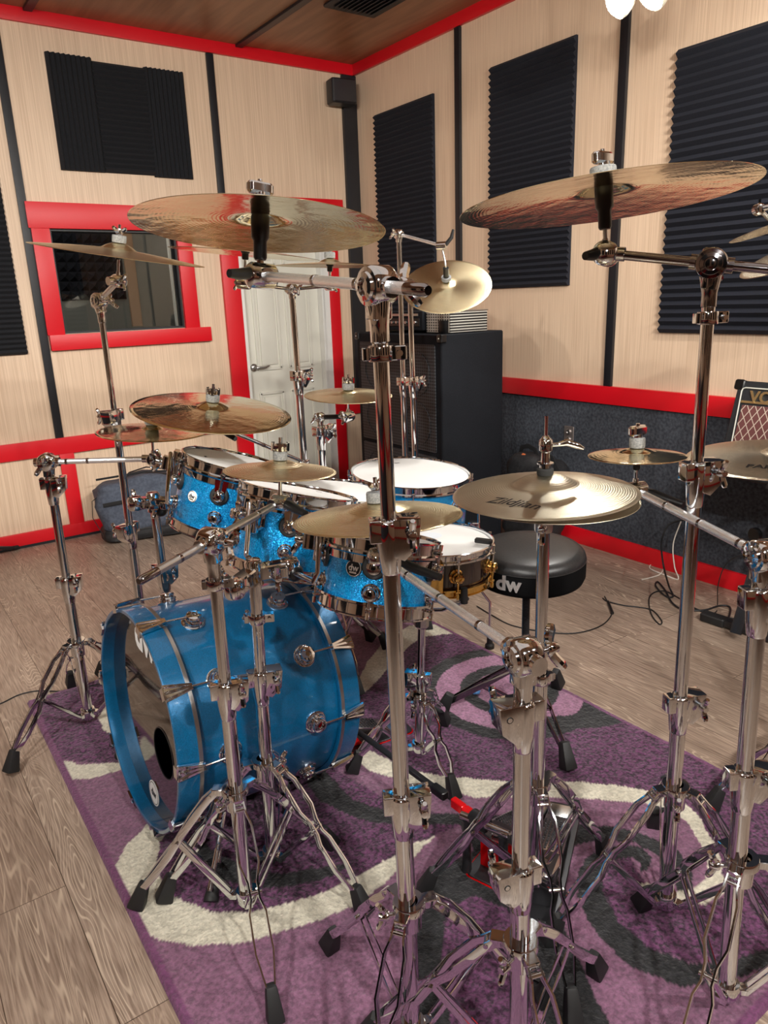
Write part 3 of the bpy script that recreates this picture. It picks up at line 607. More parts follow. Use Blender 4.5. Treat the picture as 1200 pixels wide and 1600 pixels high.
def pole(root, base, top, zlow, joints, radii, side, m='chrome', locks=True, mlow=None):
    # base/top give the axis; joints are heights where a narrower tube starts
    A = V3((base[0], base[1], zlow - .02)); B = V3(top); ax = (B - A).normalized()
    at = lambda z: A + (B - A) * ((z - A.z) / (B.z - A.z))
    zs = [A.z] + list(joints) + [B.z]; names = ['lower_tube', 'middle_tube', 'upper_tube', 'top_tube']
    for i in range(len(zs) - 1):
        MB().tube(at(zs[i]), at(zs[i + 1] + (.02 if i < len(zs) - 2 else 0)), radii[i], seg=28).build(names[i], m, root)
    for i, z in enumerate(joints): height_clamp(root, at(z), ax, radii[i + 1], radii[i], side, m=m)
    return at, ax
def tilter(root, p, ax, boom, r=.027, m='chrome', s=1.0):
    # round toothed tilter on top of a pole; `boom` is the boom direction through it
    p, ax, bd = V3(p), V3(ax).normalized(), V3(boom).normalized(); sd = bd.cross(ax).normalized(); r *= s
    b = MB().lathe([(.0105 * s, -.075 * s), (.013 * s, -.072 * s), (.013 * s, -.05 * s), (.019 * s, -.018 * s), (.016 * s, 0), (0, .002)], p, ax, 24)
    b.lathe([(0, -.022 * s), (r * .6, -.022 * s), (r * .92, -.018 * s), (r, -.014 * s), (r, .014 * s), (r * .92, .018 * s), (r * .72, .019 * s), (r * .68, .023 * s), (r * .45, .024 * s), (r * .4, .020 * s), (r * .25, .020 * s), (0, .022 * s)], p, sd, 32)
    b.tube(p - bd * .036 * s, p + bd * .036 * s, .0135 * s, seg=20)
    b.rbox(p - ax * .028 * s, (.026 * s, .03 * s, .03 * s), .004, X=bd, Z=ax)
    o = b.build('boom_tilter', m, root, bev=0)
    w_ = MB().tube(p - sd * .02 * s, p - sd * .044 * s, .0045 * s, seg=10); wing(w_, p - sd * .036 * s, -sd, ax - bd * .6, 1.25 * s); w_.build('wing_nut', m, o)
    return o
def boom_arm(root, a, b_, r=.0085, m='chrome_brushed', bands=(.3, .55), tip=True):
    a, b_ = V3(a), V3(b_); o = MB().tube(a, b_, r, seg=20).build('boom_arm', m, root); d = (b_ - a)
    for f in bands:
        c = a + d * f; dn = d.normalized(); MB().tube(c - dn * .0035, c + dn * .0035, r + .0007, seg=20).build('grip_band', 'chrome_dark', o)
    if tip:
        dn = d.normalized(); MB().lathe([(0, .012), (r * .7, .012), (r * 1.02, .006), (r * 1.02, -.035), (r, -.036)], b_, dn, 20).build('end_cap', 'chrome_dark', o)
    return o
def cup(root, P, nn, R, drop=.075, hbk=.135, m='chrome', dark=False, lever=None, k=1.0, sl=.047, ts=1.25, boomdir=None, top='wing', tall=.022):
    """stem, sleeve, felts and wing nut that carry a cymbal whose edge circle is centred at P; returns the point under it"""
    P = V3(P); nn = V3(nn).normalized(); hb = R * hbk
    lo = P - nn * drop; a, u, v = frame(nn)
    MB().tube(lo, P + nn * (hb + tall + .030), .0042, seg=12).build('stem', m, root)
    MB().lathe([(.0045, hb - sl), (.0085 * k, hb - sl), (.0105 * k, hb - sl + .004), (.0105 * k, hb - sl * .62), (.014 * k, hb - sl * .55), (.0145 * k, hb - .012), (.012 * k, hb - .004), (.0045, hb - .004)], P, nn, 20).build('seat_sleeve', 'black', root)
    MB().lathe([(.0045, hb + .001), (.0195 * k, hb + .001), (.0205 * k, hb + .004), (.0205 * k, hb + tall - .003), (.0195 * k, hb + tall), (.0045, hb + tall)], P, nn, 24).build('felt_washer', 'felt', root)
    wb = MB(); t = P + nn * (hb + tall)
    if top == 'wing': wing(wb, t + nn * .001, nn, u * .8 + v * .5, 1.1)
    elif top == 'crown':
        wb.lathe([(.0045, .000), (.017, .000), (.019, .004), (.019, .013), (.016, .014), (.014, .006), (.0045, .005)], t, nn, 24)
        for q in range(6): tt = q * PI / 3; wb.box(t + nn * .0095 + (u * math.cos(tt) + v * math.sin(tt)) * .0195, (.004, .007, .018), X=u * math.cos(tt) + v * math.sin(tt), Z=nn)
    elif top == 'bar':
        wb.lathe([(.0045, 0), (.010, 0), (.010, .012), (0, .014)], t, nn, 18)
        wb.rbox(t + nn * .015, (.050, .020, .020), .0095, X=u, Z=nn)
    wb.build('wing_nut', m, root)
    bd = V3(boomdir).normalized() if boomdir is not None else u
    sd = bd.cross(nn).normalized()
    b = MB().lathe([(r_ * ts, h_ * ts) for r_, h_ in [(0, -.019), (.012, -.019), (.015, -.016), (.015, .012), (.012, .016), (.007, .019), (0, .019)]], lo, sd, 24)
    b.tube(lo, lo + nn * .026, .0085, .006, seg=14); b.tube(lo, lo + bd * .034, .0125, seg=16)
    to = b.build('cymbal_tilter', m, root)
    w_ = MB()
    if lever is not None and lever != 'black':
        e_ = V3(lever); q = lo + (e_ - lo) * .12; n3 = (e_ - lo).normalized(); up3 = Vector((0, 0, 1))
        w_.tube(lo, q + n3 * .012, .009, seg=14)
        w_.path([q, q.lerp(e_, .3) + up3 * .003, q.lerp(e_, .65), e_], [.009, .0115, .010, .0075], 10); w_.build('lever', 'black', to)
    elif lever == 'black':
        w_.tube(lo - sd * .018, lo - sd * .03, .007, seg=12); q = lo - sd * .026
        w_.path([q, q + bd * .02 - sd * .006 + nn * .004, q + bd * .045 - sd * .004, q + bd * .068 + sd * .002 - nn * .004], [.008, .009, .0075, .006], 10); w_.build('lever', 'black', to)
    else: wing(w_, lo - sd * .019, -sd, nn, .9); w_.build('wing_nut', m, to)
    return lo
def cyl_bronze(): pass
def cymbal(P, nn, R, m, label, bell=.0, logo=None, cat='cymbal', group=None, holes=False, china=False, name='cymbal', hbk=.135):
    P = V3(P); nn = V3(nn).normalized(); hb = R * hbk; rb = R * (.2 + bell); prof = []; th = .0011
    pts = [(.0065, hb), (rb * .25, hb * .985), (rb * .5, hb * .90), (rb * .75, hb * .74), (rb * .92, hb * .57), (rb, hb * .50), (rb * 1.08, hb * .465)]
    for i in range(1, 13):
        f = i / 12; r = rb * 1.08 + (R - rb * 1.08) * f; pts.append((r, hb * .465 * (1 - f ** 1.25)))
    for r, h in pts: prof.append((r, h + th / 2))
    prof.append((R + .0004, 0))
    for r, h in reversed(pts): prof.append((r, h - th / 2))
    b = MB().lathe(prof, (0, 0, 0), (0, 0, 1), 96, close=True)
    o = b.build(name, m, None, ang=50); tag(o, label, cat, group)
    o.location = P; o.rotation_mode = 'QUATERNION'; o.rotation_quaternion = Vector((0, 0, 1)).rotation_difference(nn)
    def hz(r):
        for (r0, h0), (r1, h1) in zip(pts, pts[1:]):
            if r0 <= r <= r1: return h0 + (h1 - h0) * (r - r0) / (r1 - r0)
        return 0
    if logo:
        txt, size, worlddir, radius, kw = logo
        q = o.rotation_quaternion.inverted() @ V3(worlddir); ang = math.atan2(q.y, q.x)
        vs, fs = text_faces(txt, size, .0002, **kw); out = []
        for v_ in vs:
            # letters read with their foot towards the rim
            x = -v_.x; y = radius - v_.y; c_, s_ = math.cos(ang), math.sin(ang)
            X = c_ * y - s_ * (-x) * -1 if False else c_ * y + s_ * x; Y = s_ * y - c_ * x
            r = math.hypot(X, Y); out.append((X, Y, hz(r) + th / 2 + .0004))
        me_ = MB().add(out, fs).build('logo', 'ink', o, keep=True)
    return o

def stand(name, label, base, top, joints, zc, az, rad, radii=(.016, .0127, .0095), boom=None, side=(1, 0, 0), zlow=.05, floor_z=.012, m='chrome', cymb=(), lock=True, tilt_s=1.0, bands=(.3, .55), group=None, mt=None, boom_r=.0085):
    root = thing(name, (base[0], base[1], 0), label, 'stand', group)
    tripod(root, base, zc, az, rad, zlow, radii[0], floor_z, m=m)
    at, ax = pole(root, base, top, zlow, joints, radii, side, m=m)
    if lock:
        zt = top[2] - .092; ring_clamp(root, at(zt), ax, radii[len(joints)], side=side, m=m)
    if boom:
        a, b_ = V3(boom[0]), V3(boom[1]); tilter(root, V3(top), ax, a - b_, m=mt or m, s=tilt_s)
        boom_arm(root, a, b_, boom_r, bands=bands)
    return root, at, ax

# ------------------------------------------------------------------ drums
def lug(root, q, out, up, s=1.0, gasket=0, m='chrome', name='lug'):
    out = V3(out).normalized(); q = V3(q)
    b = MB().lathe([(0, -.004), (.021 * s, -.004), (.0215 * s, .003), (.019 * s, .005), (.0165 * s, .005), (.016 * s, .010), (.0175 * s, .012), (.0165 * s, .015), (.0135 * s, .016), (.0135 * s, .020), (.0145 * s, .022), (.0135 * s, .027), (.008 * s, .029), (.0055 * s, .029), (.005 * s, .025), (0, .025)], q, out, 28)
    o = b.build(name, m, root, ang=30)
    if gasket:
        MB().lathe([(.0, 0), (gasket, 0), (gasket, .004), (gasket - .003, .0065), (.018, .0065), (0, .006)], q, out, 28).build('gasket', 'rubber', o)
    return o
def drum(name, label, cat, c, nn, r, Lh, m, nl, phi0, hoop='chrome', lugm='chrome', lz=(.085, .075), gk=.027, cm='head', hoopb=None, susp=True, group=None, headlogo=None, single=False, hoop_h=.034):
    c = V3(c); nn, u, v = frame(nn); root = thing(name, c - nn * Lh, label, cat, group)
    rs = r - .009
    MB().lathe([(rs, -.010), (rs, -Lh + .010), (rs - .006, -Lh + .008), (rs - .006, -.008)], c, nn, 72, close=True).build('shell', m, root, ang=30)
    MB().lathe([(0, -.0075), (r - .014, -.0075), (r - .008, -.0095), (r - .005, -.016), (r - .007, -.016), (r - .015, -.011), (0, -.010)], c, nn, 72).build('batter_head', cm, root, ang=50)
    hp = lambda s0, d: [(r - .004, s0 + d * 0), (r + .0005, s0 - d * .0015), (r + .0005, s0 - d * .004), (r - .003, s0 - d * .006), (r - .0035, s0 - d * (hoop_h - .008)), (r + .004, s0 - d * (hoop_h - .005)), (r + .004, s0 - d * hoop_h), (r - .0055, s0 - d * hoop_h), (r - .0055, s0 - d * .004)]
    MB().lathe(hp(0, 1), c, nn, 96, close=True).build('top_hoop', hoop, root, ang=30)
    MB().lathe(hp(-Lh, -1), c, nn, 96, close=True).build('bottom_hoop', hoopb or hoop, root, ang=30)
    MB().lathe([(0, -Lh + .008), (r - .012, -Lh + .008), (r - .012, -Lh + .010), (0, -Lh + .010)], c, nn, 60).build('resonant_head', cm, root)
    if susp:
        MB().lathe([(rs + .004, -.040), (rs + .0055, -.040), (rs + .0055, -.056), (rs + .004, -.056)], c, nn, 96, close=True).build('suspension_band', 'chrome', root)
    for i in range(nl):
        t = math.radians(phi0) + 2 * PI * i / nl; d = u * math.cos(t) + v * math.sin(t); tn = nn.cross(d)
        ls = [(-Lh / 2, 0)] if single else [(-lz[0], 1), (-Lh + lz[1], -1)]
        for l, sg in ls:
            q = c + d * rs + nn * l; lo = lug(root, q, d, nn, .95, gasket=gk if (susp and sg == 1) else 0, m=lugm)
            if susp and sg == 1:
                MB().prism([(-.012, -.002), (-.020, .046), (.020, .046), (.012, -.002)], q + d * .0045 - nn * 0, tn, nn, .003).build('suspension_tab', 'chrome', root)
            for g in ((1, -1) if sg == 0 else (sg,)):
                e = c + d * (r + .008) + nn * (-.012 if g == 1 else -Lh + .012)
                ro_ = MB().tube(q + d * .016, e, .0028, seg=10); ro_.tube(e - nn * .004 * g, e + nn * .010 * g, .0045, seg=8)
                ro_.rbox(e - nn * .010 * g - d * .004, (.018, .014, .006), .003, X=d, Z=nn); ro_.build('tension_rod', hoop if g == 1 else (hoopb or hoop), root)
    return root, c, nn, u, v, rs
def at_drum(D_, phi, l, out=0):
    root, c, nn, u, v, rs = D_; t = math.radians(phi); d = u * math.cos(t) + v * math.sin(t); return c + d * (rs + out) - nn * l, d, nn.cross(d), nn
def badge(D_, phi, l, r, dark=True):
    q, d, tn, nn = at_drum(D_, phi, l); root = D_[0]
    b = MB().lathe([(0, -.002), (r, -.002), (r, .0022), (r - .0012, .0032), (0, .0032)], q, d, 32).build('badge', 'black' if dark else 'logo_white', root)
    MB().lathe([(r - .0022, .0034), (r - .0012, .0036), (r - .0004, .003)], q, d, 32).build('badge_rim', 'logo_silver' if dark else 'gold_logo', b)
    text_on(MB(), 'dw', r * 1.05, q + d * .0033 + nn * r * .02, tn, nn, .0006, bold=r * .03).build('badge_lettering', 'logo_silver' if dark else 'ink', b)
    MB().rbox(q + d * .0036 - nn * r * .52, (r * .9, r * .22, .0006), .0004, X=tn, Z=d).build('badge_plate', 'logo_silver' if dark else 'gold_logo', b)
def head_logo(D_, p, size=.016, txt='dw'):
    root, c, nn, u, v, rs = D_; p = V3(p); p = p - nn * ((p - c).dot(nn)) - nn * .0070; d = (p - c).normalized()
    text_on(MB(), txt, size, p, nn.cross(d) * -1, d * -1, .0004, bold=size * .02).build('head_logo', 'ink', root)
def tom_mount(D_, phi, l, rod):
    q, d, tn, nn = at_drum(D_, phi, l, .010); root = D_[0]
    b = MB().rbox(q + d * .010, (.050, .020, .085), .006, X=tn, Z=nn); b.rbox(q + d * .030, (.032, .034, .040), .006, X=tn, Z=nn)
    b.path([q + nn * .035 + tn * .02, q + nn * .02 + tn * .035 + d * .004, q - nn * .02 + tn * .035 + d * .004, q - nn * .04 + tn * .01], .006, 8)
    mo = b.build('mount_bracket', 'chrome', root, bev=0)
    w_ = MB(); wing(w_, q + d * .045, d, nn, 1.3); w_.build('wing_bolt', 'chrome', mo)
    pts = [q + d * .028 + nn * .03] + [V3(p) for p in rod]
    MB().path(pts, .0062, 12).build('mount_rod', 'chrome', root)

T1 = drum('rack_tom', 'sparkle blue rack tom farthest left, with a cream round badge', 'drum', (.884, 2.034, .929), (.267, -.10, .959), .161, .225, 'blue_sparkle', 6, 233)
badge(T1, 202, 0.11, .0165, False)
head_logo(T1, (.80, 2.06, .95))
T2 = drum('rack_tom', 'sparkle blue rack tom in the middle, behind the small bell cymbal', 'drum', (.913, 1.703, .897), (.279, .023, .96), .161, .225, 'blue_sparkle', 6, 177)
head_logo(T2, (1.01, 1.75, .90))
T3 = drum('rack_tom', 'rack tom behind the others, mostly its white head showing', 'drum', (1.2241, 2.0072, 0.783), (.14, -.05, .989), .172, .25, 'blue_sparkle', 6, 20)
T4C, T4N = (0.9007, 1.294, 0.871), (.25, .07, .92)
T4 = drum('rack_tom', 'smallest blue rack tom with a round black badge', 'drum', T4C, T4N, .130, .172, 'blue_sparkle', 5, 229, lz=(.060, .056), hoop_h=.036)
badge(T4, 208, 0.07, .0185, True)
FT = drum('floor_tom', 'large blue floor tom with white head in front of the tall black cabinet', 'drum', (1.678, 2.214, .735), (.028, -.071, .997), .232, .40, 'blue_sparkle', 8, 10, susp=False)
head_logo(FT, (1.72, 2.36, .74), .02)
for f, a in (((1.516, 1.96), 0), ((1.89, 1.992), 0), ((1.68, 2.50), 0)):
    c_ = FT[1]; d = Vector((f[0] - c_.x, f[1] - c_.y, 0)).normalized(); p = Vector((c_.x, c_.y, 0)) + d * (.232 + .03)
    b = MB().path([(p.x, p.y, .62), (p.x, p.y, .30), (p.x + d.x * .0, p.y, .26), (f[0], f[1], .20), (f[0], f[1], .05)], .0055, 12); lg = b.build('leg', 'chrome', FT[0])
    MB().rbox((p.x - d.x * .018, p.y - d.y * .018, .50), (.045, .034, .07), .006, X=d).build('leg_bracket', 'chrome', FT[0])
    MB().lathe([(0, .0), (.019, .0), (.019, .014), (.012, .022), (.012, .052), (.007, .056), (0, .056)], (f[0], f[1], .012 if f[0] < 1.86 else 0), (0, 0, 1), 20).build('rubber_foot', 'rubber', lg)
# snare
SN = drum('snare_drum', 'snare drum with dark glossy shell and gold lower hoop beside the throne', 'drum', (1.265, 1.57, .716), (.039, -.01, .999), .174, .125, 'ebony', 8, 253, hoopb='gold', lugm='gold', susp=False, single=True, hoop_h=.026)
q = at_drum(SN, 232, .06, .002)
b = MB().rbox(q[0] + q[1] * .012, (.050, .024, .085), .008, X=q[2], Z=q[3]); b.rbox(q[0] + q[1] * .02 - q[3] * .05, (.062, .014, .02), .003, X=q[2], Z=q[3]); sp_ = b.build('strainer', 'gold', SN[0])
MB().lathe([(0, 0), (.009, 0), (.009, .012), (.006, .016), (0, .016)], q[0] + q[1] * .024 + q[3] * .01, q[1], 16).build('strainer_knob', 'chrome', sp_)
MB().lathe([(0, .0002), (.030, .0002), (0, .0004)], SN[1] + SN[2] * -.0072 + Vector((.02, .03, 0)), SN[2], 40).build('head_dot', 'tape_grey', SN[0])
q = at_drum(SN, 302, 0, .004)
MB().rbox(q[0] - q[1] * .02 + q[3] * .006, (.05, .02, .012), .005, X=q[1], Z=q[3]).build('microphone_clip', 'black', SN[0])
# snare stand with basket
ss = thing('snare_stand', (1.18, 1.55, 0), 'chrome stand with short tripod holding up the dark gold hooped drum', 'stand')
tripod(ss, (1.18, 1.55), .225, (155, 262, 30), (.20, .19, .22), .07, .0145)
pole(ss, (1.18, 1.55), (1.205, 1.555, .47), .07, [.28], (.0145, .0115), (-.6, .8, 0))
b = MB().lathe([(.0, 0), (.018, 0), (.022, .006), (.022, .05), (.016, .06), (0, .06)], (1.203, 1.555, .455), (.06, 0, 1), 8); b.build('basket_hub', 'silver_plate', ss, ang=20)
hub = Vector((1.206, 1.555, .51))
for k in range(3):
    t = math.radians(20 + 120 * k); e = SN[1] - SN[2] * .135 + Vector((math.cos(t), math.sin(t), 0)) * .178
    b = MB().path([hub, hub.lerp(e, .5) - Vector((0, 0, .012)), e, e + Vector((0, 0, .035))], .0055, 10); ao = b.build('basket_arm', 'chrome', ss)
    MB().tube(e - Vector((0, 0, .004)), e + Vector((0, 0, .04)), .010, seg=14).build('rubber_grip', 'rubber', ao)

# bass drum
BC, BN, BL, BR = V3((0.431, 1.797, 0.334)), V3((0.9976, 0.0219, -0.0658)), .514, .298
_a, BU, BV = frame(BN)
bd = thing('bass_drum', BC + BN * .25 - Vector((0, 0, BC.z)), 'big satin blue bass drum lying on its side, nearest the left of the rug', 'drum')
rs = BR - .014
MB().lathe([(rs, .062), (rs, BL - .062), (rs - .008, BL - .060), (rs - .008, .060)], BC, BN, 128, close=True).build('shell', 'blue_bass', bd, ang=30)
def hoop(s0, d, nm):
    o = MB().lathe([(BR - .012, s0), (BR - .010, s0 - d * .002), (BR - .002, s0 - d * .002), (BR, s0 + d * .001), (BR, s0 + d * .061), (BR - .002, s0 + d * .0625), (BR - .013, s0 + d * .0625), (BR - .012, s0 + d * .061)], BC, BN, 128, close=True).build(nm, 'blue_bass', bd, ang=25)
    MB().lathe([(BR - .001, s0 + d * .050), (BR + .0016, s0 + d * .0505), (BR + .0016, s0 + d * .060), (BR - .001, s0 + d * .0605)], BC, BN, 128, close=True).build('hoop_band', 'steel', o)
    return o
hoop(0, 1, 'front_hoop'); hoop(BL, -1, 'rear_hoop')
# front head with port hole
hr = BR - .0125; hc = (0.4614, 1.6921, 0.2742); hl = V3(hc) - (BC + BN * .032); ho = (hl.dot(BU), hl.dot(BV)); b = MB(); n_ = 96; vs = []; o0 = BC + BN * .032
for R_, cx, cy in ((hr, 0, 0), (.068, ho[0], ho[1])):
    for i in range(n_): t = 2 * PI * i / n_; vs.append(o0 + BU * (cx + R_ * math.cos(t)) + BV * (cy + R_ * math.sin(t)))
for i in range(2 * n_): vs.append(vs[i] + BN * .001)
fs = []
for i in range(n_): j = (i + 1) % n_; fs += [(i, j, n_ + j, n_ + i), (2 * n_ + i, 3 * n_ + i, 3 * n_ + j, 2 * n_ + j), (n_ + i, n_ + j, 3 * n_ + j, 3 * n_ + i)]
fh = b.add(vs, fs).build('front_head', 'head_black', bd)
MB().lathe([(.066, -.0015), (.069, -.0015), (.069, .0015), (.066, .0015)], V3(hc), BN, 48, close=True).build('port_ring', 'black', fh)
MB().lathe([(0, BL - .061), (hr, BL - .061), (hr, BL - .060), (0, BL - .060)], BC, BN, 96).build('rear_head', 'head_black', bd)
lp, lq = V3((0.4768, 1.8357, 0.5542)), V3((0.4786, 1.7405, 0.5497)); lx = (lq - lp).normalized(); ly = lx.cross(-BN).normalized() * -1
if ly.z < 0: ly = -ly
text_on(MB(), 'dw', .125, (lp + lq) / 2 - BN * .001, Vector((0, -1, 0)) * .8 + lx * .4, ly, .0006, bold=.004).build('head_logo', 'logo_white', bd)
dc = V3((0.448, 1.7892, 0.1026)); up_ = Vector((0, 0, 1)) - BN * BN.z
dcl = MB().lathe([(0, -.0012), (.036, -.0012), (.036, -.0004), (0, -.0004)], dc, BN, 40).build('round_decal', 'logo_white', bd)
MB().lathe([(.0305, -.0016), (.0325, -.0016), (.0325, -.0012), (.0305, -.0012)], dc, BN, 40, close=True).build('decal_ring', 'ink', dcl)
text_on(MB(), 'dw', .030, dc - BN * .0016, Vector((0, -1, 0)), up_, .0004, bold=.001).build('decal_lettering', 'ink', dcl)
# claws, lugs and tension rods
def bd_at(phi, s_, r): t = math.radians(phi); d = BU * math.cos(t) + BV * math.sin(t); return BC + BN * s_ + d * r, d
PH0 = 325
# PHI was measured in the mirrored frame of -BN
_b, mU, mV = frame(-BN)
_t = math.radians(PH0); _d = mU * math.cos(_t) + mV * math.sin(_t); PH0 = math.degrees(math.atan2(_d.dot(BV), _d.dot(BU)))
for k in range(10):
    for s0, d_ in ((0, 1), (BL, -1)):
        ph = PH0 + 36 * k + (0 if d_ > 0 else 0)
        p, dr = bd_at(ph, s0, BR); tn = BN.cross(dr)
        hp = MB().prism([(-.021, -.006), (.021, -.006), (.008, .062), (-.008, .062)], p + dr * .003, tn, BN * d_, .006 * (1 if tn.cross(BN * d_).dot(dr) > 0 else -1))
        for q_ in (-1, 0, 1): hp.strap([p + tn * .016 * q_ + dr * .008 - BN * d_ * .004, p + tn * .0045 * q_ + dr * .014 + BN * d_ * .060], .007, .007, tn)
        hp.box(p - BN * d_ * .006 + dr * -.002, (.030, .006, .020), X=tn, Z=dr)
        hp.build('claw_hook', 'chrome', bd, bev=0)
        lp_, _ = bd_at(ph, s0 + d_ * .135, rs); lo = lug(bd, lp_, dr, BN, 1.42)
        MB().tube(lp_ + dr * .022, p + dr * .010 + BN * d_ * .050, .003, seg=10).build('tension_rod', 'chrome', bd)
        if s0 == 0 and k == 0: pass
# vent and spurs
p, dr = bd_at(PH0 - 30, .27, rs); lug(bd, p, dr, BN, .5, name='air_vent')
for sg, yy in ((1, -1), (-1, 1)):
    d0 = Vector((0, yy * .80, -.60)).normalized(); d0 = (d0 - BN * d0.dot(BN)).normalized(); p = BC + BN * .135 + d0 * rs
    b = MB().lathe([(0, 0), (.043, 0), (.044, .006), (.034, .010), (.030, .016), (.026, .018), (.022, .030), (0, .032)], p, d0, 28); so = b.build('spur_bracket', 'chrome', bd)
    f = Vector((BC.x + .02, BC.y + yy * .37, .012)); q0 = p + d0 * .02
    sp_ = MB().tube(q0 - (f - q0) * .2, f + Vector((0, 0, .03)), .0065, seg=14).build('spur', 'chrome', bd)
    MB().tube(q0 + (f - q0) * .45, q0 + (f - q0) * .6, .0095, seg=14).build('spur_lock', 'chrome', sp_)
    MB().lathe([(0, 0), (.017, 0), (.018, .006), (.013, .045), (0, .047)], f, (q0 - f), 18).build('rubber_tip', 'rubber', sp_)
# the batter side mount for cymbals arm on top of the shell
for s_ in (.395,):
    p, dr = bd_at(0, s_, rs); 

# ------------------------------------------------------------------ cymbals and their stands
# A: crash seen from below, carried by the tall stand in the foreground
PA, NA = Vector((.636, 1.265, 1.508)), Vector((.122, .07, .99))
cymbal(PA, NA, .2236, 'bronze_bright', 'large bronze crash cymbal seen from below, above the foreground pole at left centre')
topA = V3((0.6141, 0.8757, 1.3969))
S6, at6, ax6 = stand('cymbal_stand', 'tallest chrome boom stand in the foreground, crossing the picture at its centre', (.628, .866), topA, [0.5402, 1.0284], 0.3183, (94, 214, 340), .27, radii=(.0159, .0138, .0115), side=(.9, -.5, 0), lock=True, tilt_s=1.0)
loA = cup(S6, PA, NA, .2236, drop=.082, boomdir=topA - PA + Vector((0, 0, .1)), lever=(0.5581, 1.2413, 1.4311), k=1.15, top='bar', sl=.085, ts=1.5)
tilter(S6, topA, ax6, topA - loA, s=1.05, m='chrome'); boom_arm(S6, loA, topA + (topA - loA).normalized() * .105, bands=(.42, .68))
# B: large ride upper right, seen from below
PB, NB = Vector((1.17, .94, 1.537)), Vector((-.012, .093, .996))
cymbal(PB, NB, .2627, 'bronze_bright', 'largest bronze cymbal, upper right, seen from below against the foam panels')
topB = V3((1.259, 0.7725, 1.4186))
S9, at9, ax9 = stand('cymbal_stand', 'tall chrome boom stand on the right with the largest cymbal', (1.274, .762), topB, [0.539, 1.0335], 0.3263, (160, 40, 280), .285, side=(.9, -.4, 0), radii=(.0159, .0138, .0115))
loB = cup(S9, PB, NB, .2627, drop=.092, boomdir=topB - PB + Vector((0, 0, .1)), k=1.15, top='bar', sl=.085, ts=1.5, lever=(1.1146, 0.9327, 1.4411))
tilter(S9, topB, ax9, topB - loB, m='chrome_dark'); boom_arm(S9, loB, topB + (topB - loB).normalized() * .22, m='chrome_dark', bands=())
# C: upper left, edge on
PCc, NC = Vector((.706, 2.346, 1.532)), Vector((.124, -.13, .984))
cymbal(PCc, NC, .25, 'bronze_trad', 'thin bronze cymbal seen edge on in front of the red framed window')
topC = V3((0.6618, 2.46, 1.4039))
S2, at2, ax2 = stand('cymbal_stand', 'tall chrome stand in front of the window, rising behind the small left cymbal', (.659, 2.462), topC, [0.6456, 1.0329], .27, (230, 350, 110), .30, tilt_s=1.0, side=(-.8, -.5, 0), lock=False)
loC = cup(S2, PCc, NC, .25, drop=.075, boomdir=(-1, -.3, 0), top='wing')
tilter(S2, topC, ax2, loC - topC, s=.9); boom_arm(S2, loC, loC + (topC - loC) * 1.2, bands=(), tip=False)
# D and E, far pair on one pole in front of the door, with G on a lower arm
PD, ND = Vector((1.042, 2.186, 1.525)), Vector((.09, -.07, .993))
cymbal(PD, ND, .2285, 'bronze_bright', 'bronze cymbal seen edge on below the left crash, in front of the door top')
PE, NE = Vector((1.52, 2.474, 1.503)), Vector((.03, .079, .996))
PE = Vector((1.52, 2.474, 1.503)); cymbal(PE, Vector((.03, -.03, .998)), .203, 'bronze_trad', 'bronze cymbal with raised bell, farther right beside the door casing')
S11b_ = (1.33, 2.42); topD = V3((1.3249, 2.4235, 1.4229))
S11, at11, ax11 = stand('cymbal_stand', 'chrome stand with its pole in front of the white door', S11b_, topD, [1.1061], .28, (80, 200, 320), .28, radii=(.0138, .0105), side=(.9, .3, 0), lock=False)
loD = cup(S11, PD, ND, .2285, drop=.085, boomdir=topD - PD + Vector((0, 0, .1)))
loE = cup(S11, PE, (.03, -.03, .998), .203, drop=.07, boomdir=topD - PE + Vector((0, 0, .1)))
tilter(S11, topD, ax11, topD - loE, s=.75); boom_arm(S11, loE, topD, .006, m='chrome', bands=(), tip=False); boom_arm(S11, loD, topD, .006, m='chrome', bands=(), tip=False)
PG, NG = Vector((.826, 2.043, 1.077)), Vector((.075, -.162, .984))
PG = Vector((.85, 2.10, 1.071)); cymbal(PG, NG, .236, 'bronze_bright', 'wide bronze cymbal hovering over the leftmost rack tom')
zg = 0.7917; gm_ = at11(zg); ring_clamp(S11, gm_, ax11, .0138, 'arm_clamp', side=(-1, -.6, 0), k=1.6)
loG = cup(S11, PG, NG, .236, drop=.035, boomdir=gm_ - PG + Vector((0, 0, .1)), lever=(0.8763, 2.0082, 0.9968), top='crown')
boom_arm(S11, loG, gm_, .0065, m='chrome', bands=(.5,), tip=False)
# F: small tilted cymbal hanging far back, with two far poles
PF, NF = Vector((2.06, 2.44, 1.421)), Vector((-.40, -.42, .815))
PF = V3((2.0518, 2.4299, 1.42)); NF.normalize(); cymbal(PF, NF, .184, 'bronze_trad', 'pale bronze cymbal tilted toward us, hanging from a boom above the black cabinet')
topF = V3((1.9761, 2.6494, 1.6379))
S12, at12, ax12 = stand('cymbal_stand', 'left of two slim chrome poles before the black cabinet, with the tilted hanging cymbal', (1.981, 2.646), topF, [1.0114], .28, (60, 180, 300), .27, radii=(.0138, .0105), side=(.9, .2, 0), lock=False, floor_z=0)
hF = V3((2.0115, 2.4113, 1.5751))
MB().tube(PF - NF * .01, PF + NF * .10, .0042, seg=12).build('stem', 'chrome', S12); MB().tube(PF + NF * .10, hF, .0042, seg=12).build('stem', 'chrome', S12)
MB().lathe([(0, .030), (.020, .030), (.020, .044), (0, .044)], PF, NF, 24).build('felt_washer', 'felt', S12); MB().tube(PF + NF * .044, PF + NF * .085, .012, seg=16).build('seat_sleeve', 'black', S12)
